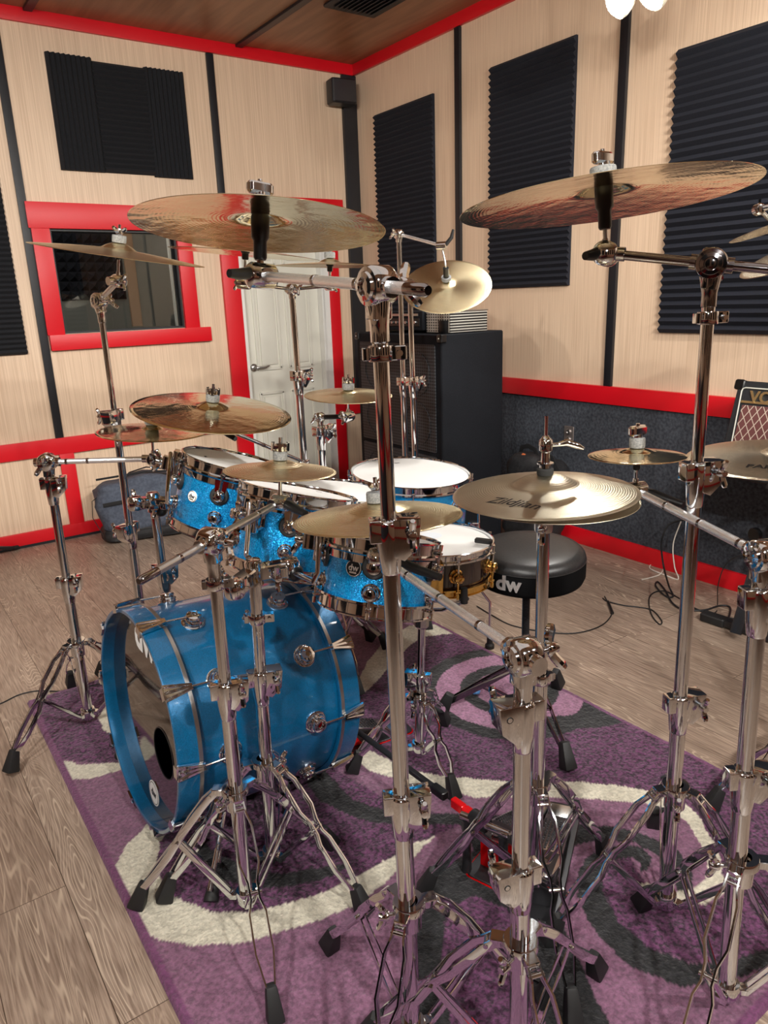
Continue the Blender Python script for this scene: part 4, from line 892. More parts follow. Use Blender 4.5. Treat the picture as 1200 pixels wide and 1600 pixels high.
b = MB().lathe([(0, -.02), (.016, -.02), (.016, .02), (0, .02)], hF, (.5, -.8, 0), 20).build('cymbal_tilter', 'chrome', S12)
MB().path([hF + Vector((.01, -.01, 0)), hF + Vector((.035, -.02, .03)), hF + Vector((.045, -.02, .06))], [.008, .008, .005], 8).build('lever', 'black', b)
tilter(S12, topF, ax12, topF - hF, s=.75); boom_arm(S12, hF, topF + (topF - hF).normalized() * .02, .0065, bands=(), tip=False)
S13 = thing('cymbal_stand', (1.93, 2.50, 0), 'right of two slim chrome poles before the black cabinet, with a side wing bolt', 'stand')
tripod(S13, (1.93, 2.50), .28, (0, 120, 240), .25, radii if False else .05, .0138, floor_z=0)
_at, _ax = pole(S13, (1.93, 2.50), (1.9198, 2.5071, 1.367), .05, [1.0262], (.0138, .0105), (1, .1, 0))
# H: small left cymbal
PH_, NH = Vector((.712, 2.258, 1.009)), Vector((.056, -.048, .997))
cymbal(PH_, NH, .165, 'bronze_bright', 'small bronze cymbal on the far left over the boom of the leftmost stand')
topH = V3((0.4322, 2.4345, 0.9289))
S1, at1, ax1 = stand('cymbal_stand', 'leftmost chrome boom stand with one foot out on the wooden floor', (.43, 2.436), topH, [0.5178, 0.8494], 0.2987, (208, 328, 88), .30, side=(.9, -.4, 0), radii=(.0159, .0138, .0115), lock=False)
loH = cup(S1, PH_, NH, .165, drop=.085, boomdir=topH - PH_ + Vector((0, 0, .1)))
tilter(S1, topH, ax1, topH - loH, s=1.05); boom_arm(S1, loH, topH, .0085, bands=(.62, .82), tip=False)
MB().rbox((.545, 2.35, .20), (.014, .045, .002), .001, X=(.6, .8, 0), Z=(.5, -.4, .8)).build('barcode_label', 'logo_white', S1)
# I: bell cymbal in front of the toms
PI_, NI = Vector((.742, 1.469, 1.012)), Vector((.089, .003, .996))
cymbal(PI_, NI, .127, 'bronze_trad', 'small bronze splash cymbal in front of the middle rack tom', bell=.18, hbk=.20)
topI = V3((0.5188, 1.3547, 0.9239))
S4, at4, ax4 = stand('cymbal_stand', 'chrome boom stand before the bass drum, its boom end pointing left', (.514, 1.358), topI, [0.5766], 0.3203, (142, 255, 11), (.257, .30, .262), side=(.9, -.35, 0), radii=(.0159, .0127), lock=True)
loI = cup(S4, PI_, NI, .127, drop=.072, boomdir=topI - PI_ + Vector((0, 0, .1)), hbk=.20, lever=(0.7493, 1.3748, 0.9301), top='crown', k=.8)
tilter(S4, topI, ax4, topI - loI, s=1.05, m='chrome'); boom_arm(S4, loI, topI + (topI - loI).normalized() * .19, bands=(.2, .78), m='steel')
# J: crash in the centre
PJ, NJ = Vector((.82, 1.199, .947)), Vector((.021, .087, .996))
cymbal(PJ, NJ, .175, 'bronze_trad', 'old bronze cymbal over the smallest rack tom, crossed by the foreground pole', bell=.16, hbk=.18)
topJ = V3((0.7362, 0.7027, 0.8573))
S7, at7, ax7 = stand('cymbal_stand', 'nearest chrome boom stand at bottom centre right, its boom rising to the left', (.74, .70), topJ, [0.4456, 0.7533], .30, (130, 250, 10), .28, side=(-.95, .3, 0), radii=(.0165, .0145, .0127), lock=False)
loJ = cup(S7, PJ, NJ, .175, drop=.085, boomdir=topJ - PJ + Vector((0, 0, .1)), hbk=.18, lever=(0.845, 1.0289, 0.8591), ts=1.5)
tilter(S7, topJ, ax7, topJ - loJ, s=1.1); boom_arm(S7, loJ, topJ, .0085, bands=(.25, .5, .76), tip=False)
# K
PK, NK = Vector((1.351, 2.124, 1.067)), Vector((.004, -.07, .998))
cymbal(PK, NK, .15, 'bronze_trad', 'small bronze cymbal in front of the red door casing')
topK = V3((1.3061, 2.2457, 0.9849))
S14, at14, ax14 = stand('cymbal_stand', 'short chrome stand right of the door pole carrying a small cymbal', (1.30, 2.25), topK, [0.9252], .28, (140, 260, 20), .25, radii=(.0138, .0105), side=(.9, .2, 0), lock=False)
loK = cup(S14, PK, NK, .15, drop=.072, boomdir=topK - PK + Vector((0, 0, .1)), top='crown')
tilter(S14, topK, ax14, topK - loK, s=.65); boom_arm(S14, loK, topK, .0085, m='black', bands=(), tip=False)
# M
PM, NM = Vector((1.315, .941, 1.041)), Vector((.012, .036, .999))
cymbal(PM, NM, .100, 'bronze_bright', 'tiny shiny splash cymbal right of the hi-hats', bell=.16, hbk=.17)
topM = V3((1.1499, 0.5714, 0.9555))
S10, at10, ax10 = stand('cymbal_stand', 'chrome stand in the lower right corner with a boom reaching the tiny splash', (1.172, .556), topM, [0.5215, 0.87], 0.3369, (74, 194, 314), (.25, .27, .27), side=(.8, -.5, 0), radii=(.0165, .0145, .0127), lock=False)
loM = cup(S10, PM, NM, .100, drop=.075, boomdir=topM - PM + Vector((0, 0, .1)), hbk=.17, lever=(1.3246, 0.8296, 0.9542), top='bar', k=.8)
tilter(S10, topM, ax10, topM - loM, s=1.0); boom_arm(S10, loM, topM, .0085, bands=(.3, .58, .86), tip=False)
# N, O, P at the right edge on a stand outside the photo
S15 = thing('cymbal_stand', (1.95, .72, 0), 'chrome stand just outside the right edge, one rubber foot in view', 'stand')
tripod(S15, (1.95, .72), .30, (148, 268, 28), .32); _a15, _x15 = pole(S15, (1.95, .72), (1.95, .72, 1.62), .05, [.55, 1.0], (.016, .0127, .0095), (-.8, .4, 0))
PN_, NN_ = (2.2032, 1.079, 0.8797), Vector((-.05, .018, .999))
cymbal(PN_, NN_, .262, 'bronze_pale', 'cymbal with black lettering cut off by the right edge, before the amplifier', logo=('PAISTE', .040, tuple(np.array((1.657, 0.9104, 0.97)) - np.array(PN_)), .155, dict(bold=.0012)))
loN = cup(S15, PN_, NN_, .262, drop=.07, boomdir=(.2, -1, 0)); boom_arm(S15, loN, (1.95, .72, loN.z), .008, bands=(), tip=False)
PO = V3((1.852, 0.9766, 1.5118)); NO = Vector((-0.1144, 0.266, 0.9572)); cymbal(PO, NO, .105, 'bronze_pale', 'rim of a small pale splash cymbal at the right edge, upper of two')
PP = V3((2.119, 1.0289, 1.4687)); NP = Vector((-0.352, 0.2338, 0.9063)); cymbal(PP, NP, .17, 'bronze_pale', 'pale tilted cymbal cut off by the right edge, behind the dark boom')
hO = PO + NO.normalized() * .045
MB().tube(PP - NP.normalized() * .02, hO, .0042, seg=12).build('stem', 'chrome', S15); MB().tube(hO, PO - Vector((0, 0, .02)), .0042, seg=12).build('stem', 'chrome', S15)
hO2 = V3((1.7937, 0.9926, 1.5499))
b = MB().lathe([(0, -.012), (.010, -.012), (.0135, -.008), (.0135, .004), (.009, .006), (.009, .009), (.0, .010)], hO2, (-.45, -.85, .1), 24); b.tube(hO2, hO2 + Vector((0, 0, .022)), .003, seg=8); b.tube(hO2, (1.95, .72, 1.60), .007, seg=14); b.tube(hO2, PO, .005, seg=10); b.build('cymbal_tilter', 'chrome', S15)
q = (PO + PP) / 2; MB().lathe([(0, -.02), (.012, -.02), (.014, 0), (.012, .02), (0, .02)], q, (PP - PO), 16).build('felt_washer', 'felt', S15)

# hi-hats
PL_, NL = Vector((1.053, .958, 1.003)), Vector((-.03, .017, .999))
cymbal(PL_, NL, .179, 'bronze_groove', 'upper hi-hat cymbal with grooves and dark script, in front of the drum throne', bell=.16, hbk=.21, logo=('Zildjian', .036, tuple(np.array((0.9019, 0.9197, 1.003)) - np.array((1.053, .958, 1.003))), .118, dict(shear=.35, bold=.0004)), name='hi_hat_cymbal')
PL2 = PL_ + Vector((.007, .004, -.009)); cymbal(PL2, Vector((-.01, .022, -.999)), .179, 'bronze_groove', 'lower hi-hat cymbal turned upside down under its partner', bell=.04, name='hi_hat_cymbal')
S8 = thing('hi_hat_stand', (1.055, .958, 0), 'chrome hi-hat stand under the pair of grooved cymbals', 'stand')
tripod(S8, (1.055, .958), 0.3231, (135, 238, 0), (.25, .29, .25), .11, .0155)
A_ = MB().tube((1.055, .958, .07), (1.055, .958, .60), .0155, seg=28).build('lower_tube', 'chrome', S8)
MB().tube((1.055, .958, .58), (1.053, .958, .935), .0125, seg=28).build('upper_tube', 'chrome', S8)
ring_clamp(S8, (1.055, .958, .60), (0, 0, 1), .0140, 'height_clamp', side=(-1, .4, 0), k=1.3)
MB().lathe([(.0125, 0), (.017, 0), (.018, .006), (.018, .030), (.012, .034), (0, .034)], (1.053, .958, .925), (0, 0, 1), 24).build('seat_cup', 'steel', S8)
w_ = MB(); wing(w_, (1.040, .948, .938), (-.8, -.6, 0), (0, 0, 1), 1.2); w_.build('wing_bolt', 'chrome', S8)
MB().tube((1.053, .958, .10), (1.053, .958, 1.155), .0034, seg=12).build('pull_rod', 'chrome', S8)
hb = 1.003 + .179 * .21
MB().lathe([(.004, 0), (.015, 0), (.016, .003), (.016, .012), (.004, .014)], (1.053, .958, hb), (0, 0, 1), 24).build('felt_washer', 'blackfelt', S8)
MB().lathe([(.0035, 0), (.011, 0), (.011, .006), (.016, .007), (.016, .010), (.009, .011), (.008, .03), (.0125, .034), (.0135, .045), (.0125, .054), (.006, .062), (.0035, .063)], (1.053, .958, hb + .014), (0, 0, 1), 24).build('clutch', 'chrome', S8)
w_ = MB(); q = Vector((1.053, .958, hb + .058)); w_.tube(q, q + Vector((.02, -.012, 0)), .004, seg=10); w_.path([q + Vector((.02, -.012, .0)), q + Vector((.034, -.022, .004)), q + Vector((.052, -.034, -.004)), q + Vector((.062, -.04, -.010))], [.004, .0075, .0065, .003], 10); w_.build('clutch_wing', 'chrome', S8)

# tom holders
S5 = thing('tom_stand', (.625, 1.443, 0), 'chrome stand beside the bass drum whose clamps hold two rack toms', 'stand')
tripod(S5, (.625, 1.443), .30, (290, 168, 50), (.28, .26, .2), .05, .0159)
t5 = V3((0.64, 1.4326, 0.802))
_a5, _x5 = pole(S5, (.625, 1.443), t5, .05, [0.5296], (.0159, .0138), (.9, -.3, 0)); ring_clamp(S5, _a5(0.6924), _x5, .0138, side=(.9, -.4, 0))
def multi_clamp(root, p, dirs, knob=True):
    p = V3(p)
    MB().lathe([(.0138, -.03), (.020, -.028), (.020, .026), (.016, .032), (0, .034)], p, (0, 0, 1), 28).build('clamp_body', 'chrome', root)
    for d in dirs:
        d = V3(d); L_ = d.length; dn = d.normalized(); sd = dn.cross(Vector((0, 0, 1))).normalized()
        b = MB().rbox(p + dn * (.018 + L_ / 2), (L_ + .02, .036, .034), .008, X=dn); b.lathe([(0, -.02), (.020, -.02), (.023, -.014), (.023, .012), (.018, .02), (0, .022)], p + d + dn * .02, (0, 0, 1), 24)
        b.rbox(p + dn * (.03 + L_ / 2) + sd * .02, (.022, .03, .022), .004, X=dn)
        o = b.build('clamp_arm', 'chrome', root); w_ = MB(); w_.tube(p + dn * .04 + sd * .02, p + dn * .04 + sd * .05, .004, seg=10); wing(w_, p + dn * .04 + sd * .045, sd, (0, 0, 1), 1.2); w_.build('wing_bolt', 'chrome', o)
multi_clamp(S5, t5, [(.06, -.015, .0), (-.05, -.03, -.005)])
MB().ball(t5 + Vector((.085, -.03, -.012)), .021).build('ball_joint', 'black', S5)
T4M = 149
r0 = t5 + Vector((.08, -.03, -.01))
r1 = V3((0.7078, 1.2848, 0.8092)); r2 = V3((0.7189, 1.2829, 0.8259)); r3 = V3((0.7334, 1.2933, 0.9016))
tom_mount(T4, T4M, .035, [r3, r2, r1, r0])
T2M = 202
tom_mount(T2, T2M, .075, [V3((0.6861, 1.5473, 0.8622)), V3((0.6638, 1.5203, 0.8137)), t5 + Vector((.0, .02, .03))])
S3 = thing('tom_stand', (.673, 2.184, 0), 'chrome stand holding the leftmost rack tom, partly hidden by the bass drum', 'stand')
t3 = V3((0.6678, 2.1876, 0.8051))
tripod(S3, (.673, 2.184), .28, (250, 10, 130), .24, .05, .0159)
_a3, _x3 = pole(S3, (.673, 2.184), t3, .05, [0.5732], (.0159, .0138), (.9, -.3, 0))
multi_clamp(S3, t3, [(-.035, .0, .005), (.03, -.04, .0)]); MB().ball(t3 + Vector((.01, -.03, -.02)), .02).build('ball_joint', 'black', S3)
T1M = 156
tom_mount(T1, T1M, .05, [V3((0.6392, 1.9565, 0.8855)), V3((0.6373, 1.9606, 0.8575)), t3 + Vector((.03, -.03, 0))])
tom_mount(T3, 100, .06, [V3((1.29, 2.21, .64)), at11(.70)])

# ------------------------------------------------------------------ throne
TC = Vector((1.583, 1.494, .635))
th = thing('drum_throne', (1.589, 1.52, 0), 'round black padded drum throne behind the hi-hats', 'stool')
R_ = .170
MB().lathe([(0, .004), (.10, .003), (R_ - .03, -.001), (R_ - .014, -.006), (R_ - .004, -.016), (R_, -.028), (R_ - .0005, -.032)], TC, (-.03, -.03, 1), 72).build('cushion_top', 'vinyl', th, ang=60)
MB().lathe([(R_ - .0015, -.030), (R_ + .001, -.032), (R_ - .0015, -.034)], TC, (-.03, -.03, 1), 72).build('seam_piping', 'vinyl', th)
MB().lathe([(R_ - .001, -.032), (R_, -.040), (R_, -.085), (R_ - .006, -.100), (R_ - .02, -.106), (0, -.108)], TC, (-.03, -.03, 1), 72).build('cushion_side', 'velour', th, ang=60)
dq = V3((1.4014, 1.416, 0.6102)) - TC; dq.z = 0; dq.normalize(); tn = Vector((-dq.y, dq.x, 0))
text_on(MB(), 'dw', .062, TC + dq * (R_ + .0005) - Vector((0, 0, .064)), tn, (0, 0, 1), .003, bold=.0022).build('logo', 'logo_silver', th)
sb = Vector((1.589, 1.51, 0))
b = MB(); prof = [(0, .24)]
for k in range(60): z = .24 + k * .005; prof += [(.0105, z), (.0125, z + .0015), (.0125, z + .0030), (.0105, z + .0045)]
prof.append((0, .545)); b.lathe(prof, sb, (0, 0, 1), 20); b.build('threaded_rod', 'dark_metal', th)
MB().lathe([(0, .505), (.05, .505), (.05, .53), (0, .53)], sb, (0, 0, 1), 24).build('seat_plate', 'black', th)
b = MB().lathe([(0, .22), (.022, .22), (.034, .232), (.034, .25), (.024, .262), (.013, .264)], sb, (0, 0, 1), 20)
for k in range(3): t = 2 * PI * k / 3; b.path([sb + Vector((0, 0, .25)), sb + Vector((math.cos(t) * .05, math.sin(t) * .05, .255))], [.010, .009], 10)
b.build('height_nut', 'chrome', th)
MB().tube(sb + Vector((0, 0, .07)), sb + Vector((0, 0, .235)), .0165, seg=24).build('centre_tube', 'chrome', th)
for f in ((1.417, 1.712), (1.84, 1.59), (1.509, 1.257)):
    fv = Vector((f[0], f[1], 0)); d = (fv - sb).normalized(); s_ = Vector((-d.y, d.x, 0)); p0 = sb + d * .03 + Vector((0, 0, .215)); p1 = fv - d * .012 + Vector((0, 0, .06)); b = MB()
    for q in (-1, 1): b.strap([p0 + s_ * q * .012, p0.lerp(p1, .4) + s_ * q * .017, p1 + s_ * q * .006], .019, .003, s_)
    lg = b.build('leg', 'chrome_dark', th); foot(th, fv + Vector((0, 0, .012 if f[0] < 1.86 else 0)), d, lg, 1.15)
    b = MB()
    for q in (-1, 1): b.strap([sb + d * .02 + s_ * q * .01 + Vector((0, 0, .08)), p0.lerp(p1, .5) + s_ * q * .012], .010, .0025, s_)
    b.build('brace', 'chrome_dark', th)

# ------------------------------------------------------------------ pedals
def pedal(name, label, toe, heel, posts=True, redc=True, text=None, wdt=.085, lift=.10, beater=False):
    toe, heel = V3((*toe, .012)), V3((*heel, .012)); d = (heel - toe).normalized(); s_ = Vector((-d.y, d.x, 0)); Z = Vector((0, 0, 1)); L_ = (heel - toe).length
    root = thing(name, (toe.x, toe.y, 0), label, 'pedal')
    mid = (toe + heel) / 2
    MB().rbox(mid + Z * .004 + d * .0, (L_ + .03, wdt * 1.15, .007), .02, X=d).build('base_plate', 'dark_metal', root)
    if redc: MB().rbox(mid + Z * .0015, (L_ + .036, wdt * 1.15 + .008, .003), .022, X=d).build('base_edge', 'red_plastic', root)
    # footboard
    a0 = toe + d * .025 + Z * lift; a1 = heel - d * .075 + Z * .028; X = (a1 - a0).normalized(); Np = s_.cross(X) * -1
    if Np.z < 0: Np = -Np
    n_ = (a1 - a0).length; b = MB(); w0 = wdt * .42; w1 = wdt * .40
    outl = [(0, -w0 * .55), (.02, -w0 * .8), (.06, -w0), (n_, -w1), (n_, w1), (.06, w0), (.02, w0 * .8), (0, w0 * .55)]
    Yp = Np.cross(X)
    fb = b.prism(outl, a0, X, Yp, .005).build('footboard', 'silver_plate', root, bev=.001)
    b = MB()
    for i in range(int(n_ * .55 / .012)):
        for j in range(-3, 4): b.lathe([(0, .0), (.0032, .0), (.0032, .0018), (.0018, .0024), (0, .0024)], a0 + X * (n_ * .42 + i * .012) + Yp * j * .0095 + Np * .005, Np, 8)
    b.build('grip_studs', 'dark_metal', fb)
    MB().prism([(.012, -w0 * .7), (n_ * .36, -w0 * .8), (n_ * .38, 0), (n_ * .36, w0 * .8), (.012, w0 * .7)], a0 + Np * .005, X, Yp, .0012).build('toe_inlay', 'dark_metal', fb)
    if text: text_on(MB(), text, .026, a0 + X * n_ * .2 + Np * .0064, -Yp, X * -1, .0008, bold=.0004).build('lettering', 'logo_silver', fb)
    MB().prism([(0, 0), (.075, 0), (.060, .020), (.010, .020)], heel - d * .078 - s_ * -wdt * .4 + Z * .008, d, Z, wdt * .8 * 1).build('heel_plate', 'silver_plate', root, bev=.002)
    b = MB().prism([(0, .006), (n_ * .45, .006), (n_ * .35, .030), (0, lift - .02)], toe + d * .03 + s_ * wdt * .34, d, Z, wdt * .68); b.build('underboard', 'red_plastic' if redc else 'dark_metal', root, bev=.004)
    if posts:
        for q in (-1, 1):
            p = toe + s_ * q * wdt * .58 + d * .0
            MB().path([p, p + Z * .06, p + Z * .15], [.013, .011, .012], 12).build('post', 'dark_metal', root)
        MB().tube(toe - s_ * wdt * .75 + Z * .158, toe + s_ * wdt * .75 + Z * .158, .010, seg=18).build('axle', 'chrome', root)
        ch = MB(); c0 = toe + d * .012 + Z * .165
        for k in range(11):
            p = c0 + Z * (-.008 * k) + d * (.0012 * k)
            for q in (-1, 1): ch.rbox(p + s_ * q * .005, (.003, .002, .010), .0008, X=d)
            ch.tube(p - s_ * .008, p + s_ * .008, .0028, seg=8)
        ch.build('chain', 'steel', root)
        if beater:
            p = toe + Z * .158; q2 = p - d * .03 + Z * .17; MB().tube(p, q2, .003, seg=10).build('beater_rod', 'chrome', root); MB().lathe([(0, -.02), (.02, -.02), (.024, 0), (.02, .02), (0, .02)], q2, d, 24).build('beater', 'white_plastic', root)
    return root
P1 = pedal('bass_drum_pedal', 'bass drum pedal with red base behind the bass drum', (.985, 1.775), (1.26, 1.74))
ptoe, pheel = (1.015, 1.0831), (1.3117, 1.1825)
P2 = pedal('slave_pedal', 'second kick pedal with red underboard between the front stands', ptoe, pheel, text='dw 5000', lift=.115)
P3 = pedal('hi_hat_pedal', 'silver hi-hat footboard under the hi-hat stand', (1.0298, 0.9267), (1.3602, 1.1379), posts=False, redc=False, lift=.09)
s0, s1 = V3((.99, 1.70, .170)), V3((*ptoe, .170)); dd = (s1 - s0).normalized()
sh = thing('drive_shaft', s0, 'black drive shaft with red joint linking the two kick pedals', 'shaft')
MB().tube(s0, s0 + (s1 - s0) * .45, .0085, seg=14).build('outer_tube', 'dark_metal', sh); MB().rbox(s0 + (s1 - s0) * .60, ((s1 - s0).length * .32, .014, .014), .003, X=dd).build('inner_rod', 'dark_metal', sh)
b = MB().rbox(s0 + (s1 - s0) * .74, (.05, .022, .022), .005, X=dd); b.build('coupler', 'black', sh)
e = s1 - dd * .07; b = MB().rbox(e - dd * .02, (.042, .018, .024), .004, X=dd); b.rbox(e + dd * .018, (.036, .024, .018), .004, X=dd); b.build('universal_joint', 'red_plastic', sh)
MB().tube(e + dd * .03, e + dd * .075, .020, seg=20).build('axle_housing', 'dark_metal', sh)

# ------------------------------------------------------------------ bass cabinet and amplifier head
cb = thing('bass_cabinet', (2.56, 3.23, 0), 'tall black bass speaker cabinet with perforated grille in the corner', 'cabinet')
cx0, cx1, cy0, cy1, ch_ = 2.375, 2.80, 2.857, 3.62, 1.20
MB().rbox(((cx0 + cx1) / 2, (cy0 + cy1) / 2, ch_ / 2 + .01), (cx1 - cx0, cy1 - cy0, ch_ - .02), .015).build('cabinet_body', 'cab', cb)
m = mat('perforated_grille', srgb(30, 31, 34), .6, 0); c_ = coords(m, (0, 62, 62), (0, 0, 0)); v_ = N(m, 'ShaderNodeTexVoronoi', Scale=1.0); v_.inputs['Randomness'].default_value = 0; L(m, c_, v_.inputs['Vector'])
L(m, ramp(m, v_.outputs['Distance'], [(.34, srgb(2, 2, 3)), (.42, srgb(52, 54, 59))]), bsdf(m).inputs['Base Color']); M['perf'] = m
g = MB()
for z0, z1 in ((.05, .58), (.60, 1.15)): g.rbox((cx0 - .004, (cy0 + cy1) / 2, (z0 + z1) / 2), (z1 - z0, cy1 - cy0 - .09, .008), .01, X=(0, 0, 1), Z=(-1, 0, 0))
g.build('grille', 'perf', cb)
for yy in (cy0 + .2, cy1 - .2):
    for zz in (.18, .44, .74, 1.0): MB().lathe([(.10, 0), (.115, .0), (.115, .003), (.10, .003)], (cx0 - .0085, yy, zz), (-1, 0, 0), 32, close=True).build('speaker_ring', 'perf', cb)
for yy in (cy0 + .012, cy1 - .012):
    for zz in (.03, 1.18):
        MB().rbox((cx0 + .012, yy, zz), (.04, .04, .04), .010).build('corner_protector', 'black', cb)
        MB().ball((cx0 - .009, yy, zz), .004, 8).build('rivet', 'steel', cb)
ah = thing('bass_amplifier', (2.56, 3.28, 1.2), 'black bass amplifier head lying on the tall cabinet', 'amplifier')
MB().rbox((2.56, 3.27, 1.262), (.28, .42, .095), .006).build('case', 'cab', ah)
MB().rbox((2.418, 3.27, 1.255), (.008, .38, .04), .003).build('front_panel', 'black', ah)
for k in range(9): MB().lathe([(0, 0), (.008, 0), (.007, .01), (0, .01)], (2.414, 3.11 + k * .04, 1.255), (-1, 0, 0), 12).build('knob', 'steel', ah)
MB().rbox((2.414, 3.27, 1.293), (.004, .36, .012), .001).build('trim_strip', 'steel', ah)
pb = thing('grey_vented_unit', (2.56, 2.97, 1.2), 'light grey vented metal unit on the cabinet beside the amplifier head', 'device')
m = mat('vented_metal', srgb(150, 148, 140), .5, .2); c_ = coords(m, (0, 55, 75)); v_ = N(m, 'ShaderNodeTexVoronoi', Scale=1.0); v_.inputs['Randomness'].default_value = 0; L(m, c_, v_.inputs['Vector'])
L(m, ramp(m, v_.outputs['Distance'], [(.28, srgb(22, 22, 22)), (.34, srgb(176, 174, 166))]), bsdf(m).inputs['Base Color']); M['vent'] = m
MB().rbox((2.56, 2.955, 1.255), (.25, .19, .10), .004).build('case', 'vent', pb); MB().rbox((2.56, 2.955, 1.307), (.255, .195, .005), .002).build('lid', 'steel', pb)
cu = thing('dark_cup', (2.45, 2.90, 1.2), 'small dark round tin on the front corner of the tall cabinet', 'cup')
MB().lathe([(0, 0), (.036, 0), (.038, .004), (.038, .055), (.040, .058), (.040, .064), (0, .064)], (2.45, 2.91, 1.2), (0, 0, 1), 28).build('tin', 'black', cu); MB().lathe([(.0385, .052), (.0395, .053), (.0385, .054)], (2.45, 2.91, 1.2), (0, 0, 1), 28).build('rim', 'dark_metal', cu)

# ------------------------------------------------------------------ guitar amplifier on its stand
tl, bl = V3((2.95, 1.6548, 1.0063)), V3((2.84, 1.6331, 0.6274))
up = (tl - bl).normalized(); yv = Vector((0, -1, 0)); nf = up.cross(yv).normalized()
if nf.x > 0: nf = -nf
Hh = (tl - bl).length; Wd = .60; Dp = .22
am = thing('guitar_amplifier', bl, 'black guitar amplifier with diamond grille cloth at the right edge', 'amplifier')
cen = bl + up * Hh / 2 + yv * Wd / 2 - nf * Dp / 2
MB().rbox(cen, (Wd, Hh, Dp), .012, X=yv, Z=nf).build('cabinet', 'amp_black', am)
fc = cen + nf * (Dp / 2)
pk = Hh * .17
MB().rbox(fc - up * (pk * .5 - .0) + nf * .001, (Wd - .075, Hh - pk - .062, .004), .004, X=yv, Z=nf).build('grille_cloth', 'diamond', am)
b = MB(); x0, x1, z0, z1 = -Wd / 2 + .032, Wd / 2 - .032, -Hh / 2 + .028, Hh / 2 - .028
pth = [(x0, z0), (x0, z1 - .015), (x0 + .004, z1 - .004), (x0 + .015, z1), (x1 - .015, z1), (x1, z1 - .015), (x1, z0), (x0, z0)]
b.path([fc + yv * p + up * q + nf * .003 for p, q in pth], .0028, 8); b.build('piping', 'piping', am)
MB().rbox(fc + up * (Hh / 2 - .03 - pk + .012) + nf * .004, (Wd - .075, .009, .004), .001, X=yv, Z=nf).build('gold_strip', 'gold_logo', am)
text_on(MB(), 'VOX', .064, fc + up * (Hh / 2 - .03 - pk * .52) + yv * (-Wd / 2 + .140) + nf * .002, yv, up, .006, bold=.0018).build('logo', 'gold_logo', am)
for q in (-1, 1):
    for r in (-1, 1): MB().rbox(cen + yv * q * (Wd / 2 - .016) + up * r * (Hh / 2 - .016) + nf * (Dp / 2 - .018), (.042, .042, .044), .010, X=yv, Z=nf).build('corner_cap', 'black', am)
st_ = thing('amplifier_stand', (2.79, 1.3, 0), 'black folding steel stand under the diamond grille amplifier', 'stand')
fb0, fb1 = V3((2.782, 1.60, .02)), V3((2.80, 1.05, .02))
MB().rbox((fb0 + fb1) / 2, ((fb1 - fb0).length, .045, .03), .008, X=fb1 - fb0).build('foot_bar', 'dark_metal', st_)
MB().rbox(fb0 + Vector((0, -.045, 0)), (.11, .055, .036), .012, X=fb1 - fb0).build('rubber_end', 'rubber', st_)
for yy in (1.42,):
    MB().strap([(2.696, 1.4134, 0.03), (2.86, 1.4334, 0.3374)], .045, .012, (1, 0, -.2)).build('front_upright', 'dark_metal', st_)
b = MB().tube((2.86, 1.33, .40), (2.99, 1.30, .70), .014, seg=14); b.tube((2.93, 1.31, .46), (2.80, 1.33, .50), .012, seg=12); b.build('rear_upright', 'dark_metal', st_)
MB().lathe([(0, 0), (.028, 0), (.03, .006), (.028, .02), (0, .022)], (2.86, 1.4542, 0.4063), (-1, .3, 0), 18).build('locking_knob', 'black', st_)
for yy in (1.40, 1.12): 
    a_ = bl + yv * (bl.y - yy) - up * .012; MB().rbox(a_ - nf * .09, (.03, .02, .24), .004, X=yv, Z=nf).build('support_arm', 'dark_metal', st_)
MB().tube((2.99, 1.46, .70), (2.99, 1.0, .70), .012, seg=12).build('cross_bar', 'dark_metal', st_)
MB().tube((2.86, 1.33, .22), (3.1, 1.28, .30), .010, seg=12).build('rear_strut', 'dark_metal', st_)

# ------------------------------------------------------------------ bags
def soft(mb, c, size, X, e=.35, nz=.012, seed=1, Z=(0, 0, 1), flat=.0):
    rr = np.random.RandomState(seed); ph = rr.rand(6) * 6; c = V3(c); X = V3(X).normalized(); Z = V3(Z).normalized(); Y = Z.cross(X); nu, nv = 48, 24; vs = []; fs = []
    sg = lambda a, p: math.copysign(abs(a) ** p, a)
    for j in range(nv + 1):
        v = -PI / 2 + PI * j / nv
        for i in range(nu):
            u = 2 * PI * i / nu; x = sg(math.cos(v), e) * sg(math.cos(u), e); y = sg(math.cos(v), e) * sg(math.sin(u), e); z = sg(math.sin(v), e)
            k = nz * (math.sin(5 * x + ph[0] + 2 * z) + math.sin(7 * z + ph[1] + 3 * y) + .6 * math.sin(11 * x + 5 * z + ph[2]) + .4 * math.sin(17 * z - 9 * x + ph[3]))
            sag = 1 - flat * max(0, z) * abs(x)
            p = c + X * (x * size[0] / 2 + k * x) + Y * (y * size[1] / 2 + k * y * 1.3) + Z * (z * size[2] / 2 * sag + (k if z > -.6 else 0)); vs.append(p)
    for j in range(nv):
        for i in range(nu): a = j * nu + i; b_ = j * nu + (i + 1) % nu; fs.append((a, b_, b_ + nu, a + nu))
    return mb.add(vs, fs)
df = thing('duffel_bag', (1.36, 4.50, 0), 'slate blue duffel bag slumped on the floor by the red baseboard', 'bag')
dX = Vector((.96, -.20, 0)).normalized(); dc = V3((1.345, 4.52, 0))
soft(MB(), dc + Vector((0, 0, .215)), (.60, .30, .36), dX, .42, .007, 4, flat=.22).build('bag_body', 'bag_blue', df, ang=80)
soft(MB(), dc + Vector((0, 0, .046)), (.59, .305, .09), dX, .38, .003, 5).build('bag_bottom', 'bag_black', df, ang=80)
Yd = Vector((-dX.y, dX.x, 0))
